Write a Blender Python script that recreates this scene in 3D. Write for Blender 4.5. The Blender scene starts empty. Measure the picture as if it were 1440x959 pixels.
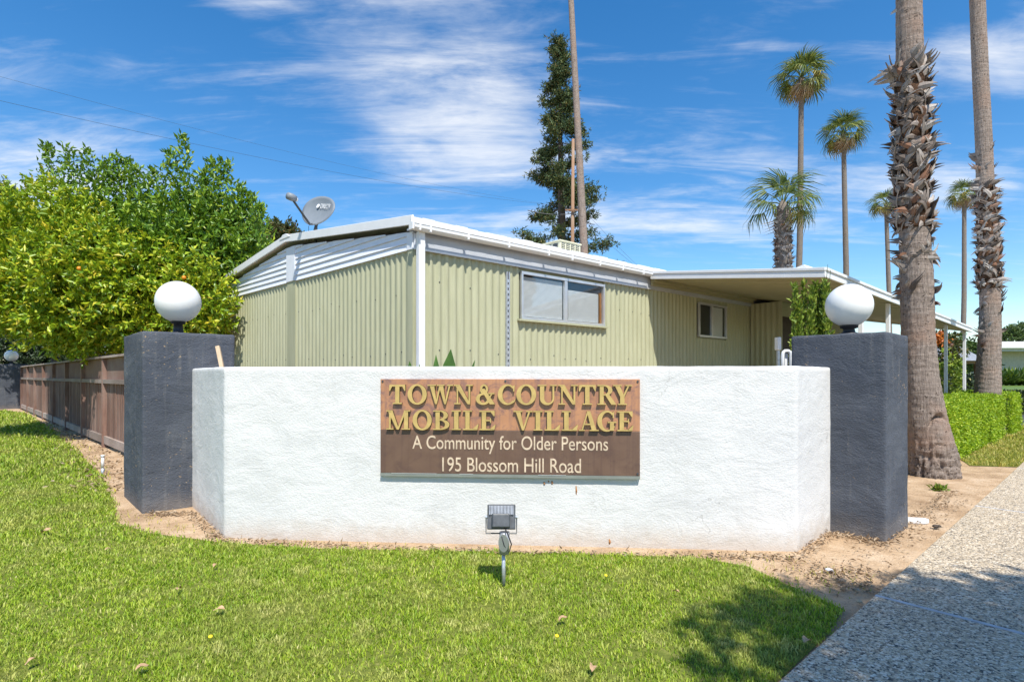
import bpy, bmesh, math, random
import numpy as np
from mathutils import Vector, Matrix
random.seed(7); rng = np.random.default_rng(7)
R = math.radians
scene = bpy.context.scene
COL = scene.collection

# ------------------------------------------------------------------ camera, world, sun, exposure
EYE, F, HX, HY = 1.45, 760.0, 720.0, 528.0
cd = bpy.data.cameras.new('camera'); cam = bpy.data.objects.new('camera', cd); COL.objects.link(cam)
cam.location = (0, 0, EYE); cam.rotation_euler = (R(90), 0, 0)
cd.sensor_width = 36; cd.lens = 36 * F / 1440; cd.shift_y = 48.5 / 1440
cd.clip_start = 0.05; cd.clip_end = 3000
scene.camera = cam
SUN_EL, SUN_AZ = R(57), math.atan2(0.25, -0.97)      # azimuth measured from +Y towards +X
sun_to = Vector((math.sin(SUN_AZ) * math.cos(SUN_EL), math.cos(SUN_AZ) * math.cos(SUN_EL), math.sin(SUN_EL)))
sl = bpy.data.lights.new('sun', 'SUN'); sl.energy = 4.3; sl.angle = R(0.53); sl.color = (1.0, 0.95, 0.86)
so = bpy.data.objects.new('sun', sl); COL.objects.link(so)
so.rotation_euler = sun_to.to_track_quat('Z', 'Y').to_euler()
scene.view_settings.view_transform = 'Standard'; scene.view_settings.look = 'None'
scene.view_settings.exposure = 0.64; scene.view_settings.gamma = 1.0
scene.view_settings.use_curve_mapping = False

world = bpy.data.worlds.new('World'); scene.world = world; world.use_nodes = True
def build_world():
    nt = world.node_tree; nt.nodes.clear(); N = nt.nodes.new; L = nt.links.new
    out = N('ShaderNodeOutputWorld'); bg = N('ShaderNodeBackground'); bg.inputs[1].default_value = 0.125
    sky = N('ShaderNodeTexSky'); sky.sky_type = 'NISHITA'; sky.sun_disc = False
    sky.sun_elevation = SUN_EL; sky.sun_rotation = SUN_AZ
    sky.altitude = 0; sky.air_density = 1.0; sky.dust_density = 0.3; sky.ozone_density = 1.6
    hs = N('ShaderNodeHueSaturation'); hs.inputs['Saturation'].default_value = 1.38; hs.inputs['Value'].default_value = 1.0
    L(sky.outputs[0], hs.inputs['Color'])
    tc = N('ShaderNodeTexCoord'); sp = N('ShaderNodeSeparateXYZ'); L(tc.outputs['Generated'], sp.inputs[0])
    def M(op, a, b=None, c=None):
        m = N('ShaderNodeMath'); m.operation = op
        for i, v in enumerate((a, b, c)):
            if v is None: continue
            if isinstance(v, (int, float)): m.inputs[i].default_value = v
            else: L(v, m.inputs[i])
        return m.outputs[0]
    zc = M('ADD', M('MAXIMUM', sp.outputs[2], 0.0), 0.10)
    px = M('DIVIDE', sp.outputs[0], zc); py = M('DIVIDE', sp.outputs[1], zc)
    cb = N('ShaderNodeCombineXYZ'); L(px, cb.inputs[0]); L(py, cb.inputs[1])
    def noise(rot, scl, loc, scale, detail, rough, dist):
        mp = N('ShaderNodeMapping'); mp.inputs['Rotation'].default_value[2] = rot
        mp.inputs['Scale'].default_value = scl; mp.inputs['Location'].default_value = loc
        L(cb.outputs[0], mp.inputs[0])
        n = N('ShaderNodeTexNoise'); n.inputs['Scale'].default_value = scale; n.inputs['Detail'].default_value = detail
        n.inputs['Roughness'].default_value = rough; n.inputs['Distortion'].default_value = dist
        L(mp.outputs[0], n.inputs['Vector']); return n.outputs[0]
    def blob(x, y, rx, ry):        # a denser patch of cirrus round a point of the cloud layer
        dx = M('DIVIDE', M('SUBTRACT', px, x), rx); dy = M('DIVIDE', M('SUBTRACT', py, y), ry)
        return M('POWER', 2.718, M('MULTIPLY', M('ADD', M('MULTIPLY', dx, dx), M('MULTIPLY', dy, dy)), -1.0))
    streak = noise(R(9), (0.50, 2.1, 1), (3.1, 1.7, 0), 2.1, 12, 0.64, 0.9)
    fine = noise(R(-6), (0.8, 2.6, 1), (1.3, 9.2, 0), 5.0, 10, 0.62, 0.6)
    puff = noise(R(14), (0.9, 1.3, 1), (6.3, 2.2, 0), 3.2, 10, 0.58, 0.5)
    patch = None
    for (x, y, rx, ry, w) in [(-.20,1.60,.32,.40,1.0),(-.20,2.02,.36,.26,.75),(-1.72,1.98,.42,.32,1.1),(-1.0,1.43,.62,.09,.35),(.85,2.55,.75,.28,.95),(.45,1.95,.7,.16,.5),(1.28,1.36,.30,.14,.9),(1.70,2.08,.30,.22,.95),(-.61,1.23,.13,.04,.7),(-.35,2.75,.6,.25,.55)]:
        b = M('MULTIPLY', blob(x, y, rx, ry), w); patch = b if patch is None else M('ADD', patch, b)
    fb = M('ADD', M('MULTIPLY', streak, .52), M('ADD', M('MULTIPLY', fine, .20), M('MULTIPLY', puff, .28)))
    mr = N('ShaderNodeMapRange'); mr.interpolation_type = 'SMOOTHSTEP'
    mr.inputs[1].default_value = 0.505; mr.inputs[2].default_value = 0.88; mr.inputs[3].default_value = 0; mr.inputs[4].default_value = 0.90
    L(M('ADD', fb, M('MULTIPLY', patch, .205)), mr.inputs[0]); dens = mr.outputs[0]
    fade = N('ShaderNodeMapRange'); fade.inputs[1].default_value = 0.0; fade.inputs[2].default_value = 0.10
    L(sp.outputs[2], fade.inputs[0]); dens = M('MULTIPLY', dens, fade.outputs[0])
    mx = N('ShaderNodeMixRGB'); L(dens, mx.inputs[0]); L(hs.outputs[0], mx.inputs[1]); mx.inputs[2].default_value = (5.4, 5.5, 5.65, 1)
    L(mx.outputs[0], bg.inputs[0]); L(bg.outputs[0], out.inputs[0])
build_world()

# ------------------------------------------------------------------ projection helpers (measure the place)
def P(px, py, d): return Vector(((px - HX) / F * d, d, EYE + (HY - py) / F * d))
def G(px, py):
    d = EYE * F / (py - HY); return Vector(((px - HX) / F * d, d, 0))
class Frame:                               # vertical plane: s along, o out of it, z up
    def __init__(s, o, u, flip=1):
        s.o = Vector((o[0], o[1], 0)); s.u = Vector((u[0], u[1], 0)).normalized()
        s.n = Vector((s.u.y, -s.u.x, 0)) * flip
    def __call__(s, a, o, z): return s.o + s.u * a + s.n * o + Vector((0, 0, z))
    def s_at(s, px, out=0.0):
        r = (px - HX) / F; o = s.o + s.n * out
        return (r * o.y - o.x) / (s.u.x - r * s.u.y)
    def sz(s, px, py, out=0.0):
        a = s.s_at(px, out); d = (s.o + s.u * a + s.n * out).y
        return a, EYE + (HY - py) / F * d

# ------------------------------------------------------------------ mesh builder
class MB:
    def __init__(s): s.v = []; s.f = []
    def add(s, vs, fs):
        b = len(s.v); s.v += [tuple(v) for v in vs]; s.f += [tuple(b + i for i in f) for f in fs]; return s
    def hexa(s, p):                       # 8 points: bottom ring 0-3, top ring 4-7
        return s.add(p, [(0,3,2,1),(4,5,6,7),(0,1,5,4),(1,2,6,5),(2,3,7,6),(3,0,4,7)])
    def box(s, x0, x1, y0, y1, z0, z1):
        return s.hexa([(x0,y0,z0),(x1,y0,z0),(x1,y1,z0),(x0,y1,z0),(x0,y0,z1),(x1,y0,z1),(x1,y1,z1),(x0,y1,z1)])
    def fbox(s, fr, a0, a1, o0, o1, z0, z1):
        return s.hexa([fr(a0,o1,z0),fr(a1,o1,z0),fr(a1,o0,z0),fr(a0,o0,z0),fr(a0,o1,z1),fr(a1,o1,z1),fr(a1,o0,z1),fr(a0,o0,z1)])
    def prism(s, poly, z0, z1):
        n = len(poly); vs = [(p[0],p[1],z0) for p in poly] + [(p[0],p[1],z1) for p in poly]
        return s.add(vs, [tuple(range(n-1,-1,-1)), tuple(range(n,2*n))] + [(i,(i+1)%n,n+(i+1)%n,n+i) for i in range(n)])
    def tube(s, pts, rad, n=10, cap=True):
        pts = [Vector(p) for p in pts]; m = len(pts)
        if not hasattr(rad, '__len__'): rad = [rad] * m
        ref = Vector((0,0,1)); vs = []; prev = None
        for i, p in enumerate(pts):
            t = (pts[min(i+1,m-1)] - pts[max(i-1,0)]).normalized()
            if prev is None:
                a = t.cross(ref if abs(t.z) < .95 else Vector((1,0,0))).normalized()
            else:
                a = (prev - t * prev.dot(t)).normalized()
            prev = a; b = t.cross(a)
            vs += [p + (a*math.cos(2*math.pi*k/n) + b*math.sin(2*math.pi*k/n)) * rad[i] for k in range(n)]
        fs = [(i*n+k, i*n+(k+1)%n, (i+1)*n+(k+1)%n, (i+1)*n+k) for i in range(m-1) for k in range(n)]
        if cap: fs += [tuple(range(n-1,-1,-1)), tuple(range((m-1)*n, m*n))]
        return s.add(vs, fs)
    def lathe(s, prof, c=(0,0,0), n=32):
        vs = [(c[0]+r*math.cos(2*math.pi*k/n), c[1]+r*math.sin(2*math.pi*k/n), c[2]+z) for r, z in prof for k in range(n)]
        m = len(prof)
        fs = [(i*n+k, i*n+(k+1)%n, (i+1)*n+(k+1)%n, (i+1)*n+k) for i in range(m-1) for k in range(n)]
        return s.add(vs, fs + [tuple(range(n-1,-1,-1)), tuple(range((m-1)*n, m*n))])
    def mesh(s, name, mt=None, smooth=False):
        me = bpy.data.meshes.new(name); me.from_pydata(s.v, [], s.f)
        if mt: me.materials.append(mt)
        if smooth: me.polygons.foreach_set('use_smooth', [True]*len(me.polygons))
        me.update(); return me
    def build(s, name, mt, parent=None, smooth=False):
        return obj(name, s.mesh(name, mt, smooth), parent)
def obj(name, me, parent=None, loc=None, rot=None):
    o = bpy.data.objects.new(name, me); COL.objects.link(o)
    if loc is not None: o.location = loc
    if rot is not None: o.rotation_euler = rot
    if parent is not None:
        o.parent = parent
        if parent.type == 'EMPTY': o.matrix_parent_inverse = Matrix.Translation(-parent.location) if not getattr(parent, '_k', 0) else Matrix()
    return o
def tag(o, label=None, cat=None, group=None, kind=None):
    if label: o['label'] = label
    if cat: o['category'] = cat
    if group: o['group'] = group
    if kind: o['kind'] = kind
    return o
def thing(name, label, cat, loc, group=None):      # Empty at the base; children are given in world coordinates
    o = bpy.data.objects.new(name, None); COL.objects.link(o); o.location = loc; o.empty_display_size = .1
    return tag(o, label, cat, group)
def soft(o, w=.01, seg=2):
    m = o.modifiers.new('bevel', 'BEVEL'); m.width = w; m.segments = seg; m.limit_method = 'ANGLE'; return o
def npmesh(name, V, Fq, mt, nv):                    # uniform faces from numpy arrays, nv verts each
    me = bpy.data.meshes.new(name); nf = len(Fq)
    me.vertices.add(len(V)); me.vertices.foreach_set('co', np.ascontiguousarray(V, dtype=np.float32).ravel())
    me.loops.add(nf*nv); me.loops.foreach_set('vertex_index', np.ascontiguousarray(Fq, dtype=np.int32).ravel())
    me.polygons.add(nf); me.polygons.foreach_set('loop_start', np.arange(0, nf*nv, nv, dtype=np.int32))
    me.update(calc_edges=True)
    if mt: me.materials.append(mt)
    return me

# ------------------------------------------------------------------ materials
class Mat:
    def __init__(s, name):
        s.m = bpy.data.materials.new(name); s.m.use_nodes = True; s.nt = s.m.node_tree
        s.b = s.nt.nodes['Principled BSDF']; s.out = s.nt.nodes['Material Output']; s._tc = None
    def N(s, t): return s.nt.nodes.new(t)
    def L(s, a, b): s.nt.links.new(a, b)
    def co(s, which='Object'):
        if s._tc is None: s._tc = s.N('ShaderNodeTexCoord')
        return s._tc.outputs[which]
    def pos(s):
        return s.N('ShaderNodeNewGeometry').outputs['Position']
    def mapped(s, scl=(1,1,1), src=None):
        mp = s.N('ShaderNodeMapping'); mp.inputs['Scale'].default_value = scl; s.L(src if src is not None else s.pos(), mp.inputs[0]); return mp.outputs[0]
    def noise(s, scale, detail=4, rough=.55, vec=None, dist=0):
        n = s.N('ShaderNodeTexNoise'); n.inputs['Scale'].default_value = scale; n.inputs['Detail'].default_value = detail
        n.inputs['Roughness'].default_value = rough; n.inputs['Distortion'].default_value = dist
        s.L(vec if vec is not None else s.pos(), n.inputs['Vector']); return n.outputs[0]
    def voro(s, scale, feature='F1', vec=None, out=0):
        n = s.N('ShaderNodeTexVoronoi'); n.inputs['Scale'].default_value = scale; n.feature = feature
        s.L(vec if vec is not None else s.pos(), n.inputs['Vector']); return n.outputs[out]
    def ramp(s, fac, stops, interp='LINEAR'):
        r = s.N('ShaderNodeValToRGB'); e = r.color_ramp; e.interpolation = interp
        while len(e.elements) < len(stops): e.elements.new(.5)
        for k, (p, c) in zip(e.elements, stops):
            k.position = p; k.color = (*c, 1) if len(c) == 3 else c
        s.L(fac, r.inputs[0]); return r.outputs[0]
    def mix(s, fac, a, b, mode='MIX'):
        m = s.N('ShaderNodeMixRGB'); m.blend_type = mode
        for i, v in enumerate((fac, a, b)):
            if isinstance(v, (int, float)): m.inputs[i].default_value = v
            elif isinstance(v, tuple): m.inputs[i].default_value = (*v, 1)
            else: s.L(v, m.inputs[i])
        return m.outputs[0]
    def math(s, op, a, b=0.0):
        m = s.N('ShaderNodeMath'); m.operation = op
        for i, v in enumerate((a, b)):
            if isinstance(v, (int, float)): m.inputs[i].default_value = v
            else: s.L(v, m.inputs[i])
        return m.outputs[0]
    def mask(s, fac, lo, hi):
        m = s.N('ShaderNodeMapRange'); m.inputs[1].default_value = lo; m.inputs[2].default_value = hi
        s.L(fac, m.inputs[0]); return m.outputs[0]
    def col(s, c):
        if isinstance(c, tuple): s.b.inputs['Base Color'].default_value = (*c, 1)
        else: s.L(c, s.b.inputs['Base Color'])
        return s
    def bump(s, h, strength=.5, dist=.01):
        b = s.N('ShaderNodeBump'); b.inputs['Strength'].default_value = strength; b.inputs['Distance'].default_value = dist
        s.L(h, b.inputs['Height'])
        if s.b.inputs['Normal'].is_linked: s.L(s.b.inputs['Normal'].links[0].from_socket, b.inputs['Normal'])
        s.L(b.outputs[0], s.b.inputs['Normal']); return s
    def rs(s, rough=.7, spec=.4, metal=0):
        s.b.inputs['Roughness'].default_value = rough; s.b.inputs['Specular IOR Level'].default_value = spec; s.b.inputs['Metallic'].default_value = metal; return s

def plain(name, c, rough=.6, spec=.4, metal=0, var=.12, vs=6.0, bump=0, bs=40):
    m = Mat(name); n = m.noise(vs, 5)
    lo = tuple(x*(1-var) for x in c); hi = tuple(min(1, x*(1+var)) for x in c)
    m.col(m.ramp(n, [(.3, lo), (.7, hi)])); m.rs(rough, spec, metal)
    if bump: m.bump(m.noise(bs, 4), bump, .01)
    return m.m
def stucco(name, lo, hi, fine, strength, chips=None, tint=None, splash=.5):
    m = Mat(name); c = m.ramp(m.noise(1.6, 6, .6), [(.3, lo), (.7, hi)])
    if tint: c = m.mix(m.mask(m.noise(.9, 5, .65, m.mapped((1,1,3.2))), .52, .75), c, tint)
    if chips:
        mk = m.mask(m.math('ADD', m.noise(26, 4, .6, m.mapped((1,1,1.6))), m.math('MULTIPLY', m.noise(1.3, 2), .28)), .80, .86)
        c = m.mix(mk, c, chips)
    sx = m.N('ShaderNodeSeparateXYZ'); m.L(m.pos(), sx.inputs[0])
    lo_ = m.math('ADD', sx.outputs[2], m.math('MULTIPLY', m.noise(7, 5, .65), -.30))
    c = m.mix(m.math('MULTIPLY', m.mask(lo_, .04, -.14), splash), c, (.40,.30,.20))
    c = m.mix(m.math('MULTIPLY', m.mask(m.noise(5, 5, .62, m.mapped((3.0,3.0,.22))), .56, .74), .16), c, (.36,.34,.31))
    c = m.mix(m.math('MULTIPLY', m.mask(m.noise(38, 3, .6), .70, .76), .55), c, (.36,.31,.26))
    vd = m.N('ShaderNodeTexVoronoi'); vd.feature = 'DISTANCE_TO_EDGE'; vd.inputs['Scale'].default_value = .55
    wv = m.N('ShaderNodeVectorMath'); wv.operation = 'ADD'; nz = m.N('ShaderNodeTexNoise'); nz.inputs['Scale'].default_value = 2.5; nz.inputs['Detail'].default_value = 8; m.L(m.pos(), nz.inputs['Vector']); m.L(m.pos(), wv.inputs[0]); m.L(nz.outputs[1], wv.inputs[1]); m.L(wv.outputs[0], vd.inputs['Vector'])
    c = m.mix(m.math('MULTIPLY', m.math('MULTIPLY', m.mask(vd.outputs[0], .004, .0015), m.mask(m.noise(.9, 2), .5, .6)), .35), c, (.25,.23,.21))
    m.col(c); m.rs(.86, .25)
    m.bump(m.noise(3.2, 6, .62, m.mapped((1,1,1.7)), .6), strength, .035)
    m.bump(m.noise(fine, 3, .6, m.mapped((1,1,1.5))), strength, .012)
    return m.m
def foliage(name, stops, rough=.42, trans=.30, tcol=None, spec=.5, patch=None, pscale=.7):
    m = Mat(name); g = m.N('ShaderNodeNewGeometry'); c = m.ramp(g.outputs['Random Per Island'], stops)
    if patch: c = m.mix(m.mask(m.noise(pscale, 3), .45, .62), c, patch, 'MULTIPLY')
    m.col(c); m.rs(rough, spec)
    t = m.N('ShaderNodeBsdfTranslucent'); m.L(m.mix(.5, c, tcol, 'MIX') if tcol else c, t.inputs[0])
    x = m.N('ShaderNodeMixShader'); x.inputs[0].default_value = trans
    m.L(m.b.outputs[0], x.inputs[1]); m.L(t.outputs[0], x.inputs[2]); m.L(x.outputs[0], m.out.inputs[0]); return m.m

M_ = {}
M_['white_stucco'] = stucco('white_stucco', (.60,.592,.58), (.675,.667,.655), 55, .36, chips=None, tint=(.55,.545,.54))
M_['dark_stucco'] = stucco('dark_stucco', (.054,.062,.080), (.09,.10,.122), 60, .65, chips=(.36,.26,.16), tint=(.12,.13,.15), splash=.16)
M_['white_paint'] = plain('white_paint', (.73,.735,.74), .45, .4, var=.04)
M_['white_old'] = None
def mk_old():
    m = Mat('weathered_white_metal'); st = m.mask(m.noise(9, 6, .7, m.mapped((1,1,2.0))), .60, .72)
    m.col(m.mix(m.math('MULTIPLY', st, .55), m.ramp(m.noise(2.5, 4), [(.3,(.70,.71,.72)),(.7,(.80,.80,.80))]), (.36,.29,.24))); m.rs(.5, .4)
    return m.m
M_['white_old'] = mk_old()
def mk_siding(name, lo, hi):
    m = Mat(name); streak = m.noise(5, 5, .6, m.mapped((3,3,.35)))
    c = m.ramp(streak, [(.3, lo), (.7, hi)])
    spots = m.mask(m.noise(42, 3, .6), .735, .78); c = m.mix(m.math('MULTIPLY', spots, .7), c, (.20,.18,.14))
    m.col(c); m.rs(.55, .35); return m.m
M_['siding'] = mk_siding('pale_green_metal', (.365,.368,.235), (.43,.432,.29))
M_['beige_soffit'] = plain('beige_soffit', (.36,.335,.20), .6, var=.06)
M_['lap'] = plain('white_lap_siding', (.72,.745,.80), .5, var=.05)
M_['band'] = plain('grey_fascia_metal', (.44,.46,.50), .5, var=.10, vs=3)
M_['alu'] = plain('aluminium', (.62,.63,.65), .35, .5, .6, var=.08)
M_['galv'] = plain('galvanised_steel', (.45,.47,.50), .4, .5, .5, var=.2, vs=20)
M_['dark_metal'] = plain('dark_grey_metal', (.07,.075,.08), .45, .5, .3, var=.25, vs=30)
M_['black'] = plain('black_plastic', (.018,.018,.02), .5, var=.2)
M_['blind'] = plain('pale_blind', (.66,.665,.67), .6, var=.04)
M_['wood_orange'] = plain('orange_wood', (.34,.15,.05), .6, var=.3, vs=20)
M_['dish'] = plain('grey_dish_enamel', (.20,.225,.25), .5, .4, var=.06)
M_['cooler'] = plain('beige_cooler_metal', (.62,.60,.44), .55, var=.1)
M_['concrete'] = plain('concrete', (.42,.40,.37), .9, .2, var=.2, bump=.4)
M_['drive'] = plain('worn_drive_concrete', (.20,.19,.17), .9, .2, var=.25)
M_['joint'] = plain('pale_joint_filler', (.46,.46,.47), .8, .3, var=.2, vs=12)
M_['asphalt'] = plain('asphalt', (.06,.062,.068), .85, .3, var=.25, vs=25, bump=.4, bs=120)
M_['room_dark'] = plain('dim_room', (.03,.028,.026), .9, var=.2)
M_['porch_dark'] = plain('dark_brown_door', (.05,.038,.03), .7, var=.2)
def mk_glass():
    m = Mat('window_glass'); m.col((.02,.022,.025)); m.rs(.03, .6)
    t = m.N('ShaderNodeBsdfTransparent'); t.inputs[0].default_value = (.95,.965,.965,1)
    x = m.N('ShaderNodeMixShader'); x.inputs[0].default_value = .07
    g = m.N('ShaderNodeBsdfGlossy'); g.inputs['Roughness'].default_value = .03; g.inputs[0].default_value = (.8,.85,.9,1)
    m.L(t.outputs[0], x.inputs[1]); m.L(g.outputs[0], x.inputs[2]); m.L(x.outputs[0], m.out.inputs[0]); return m.m
M_['glass'] = mk_glass()
def mk_globe():
    m = Mat('opal_globe_acrylic'); m.col(m.ramp(m.noise(5, 5), [(.3,(.76,.755,.74)),(.7,(.82,.815,.80))])); m.rs(.28, .5)
    m.b.inputs['Subsurface Weight'].default_value = .25; m.b.inputs['Subsurface Radius'].default_value = (.1,.1,.1); return m.m
M_['globe'] = mk_globe()
def mk_wood(name, lo, hi, grey, vert=True):
    m = Mat(name); sc = (14,14,.9) if vert else (2,2,14)
    g = m.noise(3, 6, .6, m.mapped(sc)); c = m.ramp(g, [(.25, lo), (.75, hi)])
    c = m.mix(m.mask(m.noise(1.1, 4), .45, .7), c, grey); oi = m.N('ShaderNodeObjectInfo')
    c = m.mix(1.0, c, m.ramp(oi.outputs['Random'], [(0,(.72,.70,.69)),(1,(1.12,1.1,1.08))]), 'MULTIPLY')
    m.col(c); m.rs(.85, .2); m.bump(g, .5, .006); return m.m
M_['fence'] = mk_wood('weathered_redwood', (.15,.085,.065), (.28,.175,.14), (.27,.19,.16))
M_['rail'] = mk_wood('weathered_rail', (.22,.17,.145), (.36,.29,.25), (.38,.32,.29), False)
M_['pole_wood'] = mk_wood('brown_pole_wood', (.26,.15,.09), (.40,.26,.17), (.36,.27,.2))
M_['timber'] = mk_wood('pale_timber', (.42,.31,.20), (.55,.43,.30), (.5,.4,.3))
M_['brown_frame'] = mk_wood('dark_red_brown_timber', (.10,.05,.035), (.20,.10,.075), (.17,.10,.08))
M_['grey_roof'] = plain('grey_shingle_roof', (.22,.235,.27), .8, var=.15, vs=12)
def mk_bark(name, lo, hi, rust, s=1.0):
    m = Mat(name); fib = m.noise(9*s, 6, .65, m.mapped((5,5,.55))); ring = m.noise(3.4*s, 6, .65, m.mapped((1.1,1.1,8)), .8)
    c = m.ramp(m.math('ADD', m.math('MULTIPLY', fib, .6), m.math('MULTIPLY', ring, .4)), [(.30, lo), (.68, hi)])
    c = m.mix(m.mask(m.noise(1.7*s, 4, .6), .50, .72), c, rust)
    c = m.mix(m.mask(m.noise(30*s, 3, .6), .60, .68), c, tuple(x*.45 for x in lo))
    m.col(c); m.rs(.9, .15); m.bump(ring, .5, .03); m.bump(fib, 1.0, .025); m.bump(m.noise(70*s, 4, .7), .5, .01); return m.m
M_['palm_bark'] = mk_bark('palm_bark', (.10,.075,.06), (.42,.345,.295), (.31,.215,.165))
M_['palm_bark_far'] = mk_bark('far_palm_bark', (.12,.10,.085), (.27,.235,.20), (.22,.17,.13))
def mk_boot():
    m = Mat('dead_leaf_base'); oi = m.N('ShaderNodeObjectInfo'); g = m.N('ShaderNodeTexCoord')
    fib = m.noise(30, 4, .6, m.mapped((1,1,.2)))
    c = m.ramp(oi.outputs['Random'], [(0,(.09,.068,.055)),(.35,(.20,.165,.14)),(.66,(.33,.285,.25)),(.90,(.46,.42,.385)),(.95,(.28,.14,.08)),(1,(.20,.095,.055))])
    sp = m.N('ShaderNodeSeparateXYZ'); m.L(g.outputs['Object'], sp.inputs[0])
    c = m.mix(m.mask(sp.outputs[2], .10, -.02), c, (.27,.13,.075))
    c = m.mix(m.math('MULTIPLY', m.mask(fib, .4, .7), .4), c, (.14,.115,.10)); m.col(c); m.rs(.75, .25); m.bump(fib, .4, .01); return m.m
M_['boot'] = mk_boot()
M_['fibre'] = mk_bark('rusty_palm_fibre', (.025,.016,.012), (.15,.08,.045), (.20,.11,.065), 1.6)
M_['bark'] = mk_bark('tree_bark', (.07,.055,.045), (.17,.14,.115), (.12,.095,.075))
M_['citrus_yellow'] = foliage('yellow_green_citrus_leaf', [(0,(.10,.20,.012)),(.34,(.21,.35,.016)),(.66,(.37,.48,.022)),(.92,(.56,.56,.035)),(1,(.68,.54,.05))], trans=.26, tcol=(.55,.62,.03))
M_['citrus_green'] = foliage('green_citrus_leaf', [(0,(.05,.12,.012)),(.45,(.11,.23,.016)),(.82,(.22,.36,.022)),(1,(.38,.46,.03))], trans=.24, tcol=(.30,.46,.03))
M_['conifer'] = foliage('dark_conifer_needle', [(0,(.035,.07,.034)),(.5,(.075,.125,.05)),(.85,(.14,.175,.055)),(1,(.25,.18,.06))], .6, .12, spec=.3)
M_['russet'] = foliage('russet_green_leaf', [(0,(.05,.07,.02)),(.5,(.09,.12,.025)),(.8,(.16,.13,.04)),(1,(.25,.13,.05))])
M_['hedge'] = foliage('bright_hedge_leaf', [(0,(.16,.29,.012)),(.4,(.27,.43,.015)),(.8,(.40,.54,.02)),(1,(.54,.60,.05))], .5, .35, tcol=(.42,.56,.02))
M_['hedge_core'] = plain('hedge_twigs', (.05,.07,.018), .9, var=.3)
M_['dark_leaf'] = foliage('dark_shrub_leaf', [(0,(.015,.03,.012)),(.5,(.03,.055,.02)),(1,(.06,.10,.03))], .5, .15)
M_['mid_leaf'] = foliage('mid_green_leaf', [(0,(.03,.06,.015)),(.5,(.07,.13,.025)),(1,(.15,.21,.05))], .5, .25)
M_['lime_leaf'] = foliage('lime_shrub_leaf', [(0,(.11,.19,.02)),(.5,(.2,.30,.03)),(1,(.36,.42,.06))], .5, .3)
M_['palm_leaf'] = foliage('fan_palm_leaf', [(0,(.045,.085,.02)),(.5,(.11,.16,.035)),(1,(.26,.28,.06))], .5, .3, spec=.35)
M_['palm_yellow'] = foliage('yellowing_palm_leaf', [(0,(.16,.17,.03)),(.5,(.30,.27,.05)),(1,(.42,.33,.08))], .5, .25)
M_['palm_dead'] = foliage('dead_palm_leaf', [(0,(.20,.12,.06)),(.5,(.36,.25,.15)),(1,(.48,.38,.27))], .7, .15)
M_['agave'] = plain('green_succulent', (.07,.15,.03), .4, .5, var=.4, vs=5)
M_['petal'] = foliage('orange_flower', [(0,(.55,.12,.02)),(1,(.65,.25,.04))])
M_['orange'] = plain('orange_peel', (.75,.25,.015), .45, .5, var=.1)
def mk_grass(name, stops, dry, amt):
    m = Mat(name); g = m.N('ShaderNodeNewGeometry'); c = m.ramp(g.outputs['Random Per Island'], stops)
    c = m.mix(m.math('MULTIPLY', m.mask(m.noise(1.1, 5, .6), .50, .68), amt), c, dry)
    c = m.mix(m.math('MULTIPLY', m.mask(m.noise(.8, 5, .65), .40, .60), .35), c, (.13,.25,.015))
    c = m.mix(m.math('MULTIPLY', m.mask(m.noise(7, 4, .6), .50, .66), .38), c, (.14,.26,.014)); c = m.mix(m.math('MULTIPLY', m.mask(m.noise(4.3, 5, .7), .54, .66), .6), c, (.62,.57,.22))
    m.col(c); m.rs(.5, .35)
    t = m.N('ShaderNodeBsdfTranslucent'); m.L(c, t.inputs[0]); x = m.N('ShaderNodeMixShader'); x.inputs[0].default_value = .32
    m.L(m.b.outputs[0], x.inputs[1]); m.L(t.outputs[0], x.inputs[2]); m.L(x.outputs[0], m.out.inputs[0]); return m.m
M_['grass'] = mk_grass('lawn_grass', [(0,(.17,.29,.014)),(.35,(.30,.43,.022)),(.72,(.44,.54,.04)),(.93,(.58,.60,.12)),(1,(.68,.58,.26))], (.52,.48,.14), .8)
M_['dry_grass'] = mk_grass('dry_yellow_grass', [(0,(.28,.30,.03)),(.5,(.48,.42,.06)),(1,(.62,.47,.16))], (.62,.42,.14), .6)
def mk_dirt():
    m = Mat('dry_earth'); a = m.noise(2.2, 8, .65); c = m.ramp(a, [(.28,(.26,.165,.095)),(.5,(.47,.33,.205)),(.72,(.60,.46,.32))])
    c = m.mix(m.mask(m.noise(55, 4, .65), .58, .70), c, (.17,.105,.06)); c = m.mix(m.mask(m.noise(90, 3, .6), .64, .70), c, (.62,.53,.42))
    m.col(c); m.rs(.95, .1); m.bump(m.noise(40, 6, .65), .8, .02); m.bump(m.noise(5, 4), .5, .05); return m.m
M_['dirt'] = mk_dirt()
def mk_soil():
    m = Mat('lawn_soil'); m.col(m.ramp(m.noise(14, 6, .6), [(.3,(.08,.11,.016)),(.6,(.17,.19,.04)),(.8,(.28,.24,.11))])); m.rs(.95, .1); m.bump(m.noise(50, 5), .6, .02); return m.m
M_['soil'] = mk_soil()
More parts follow.
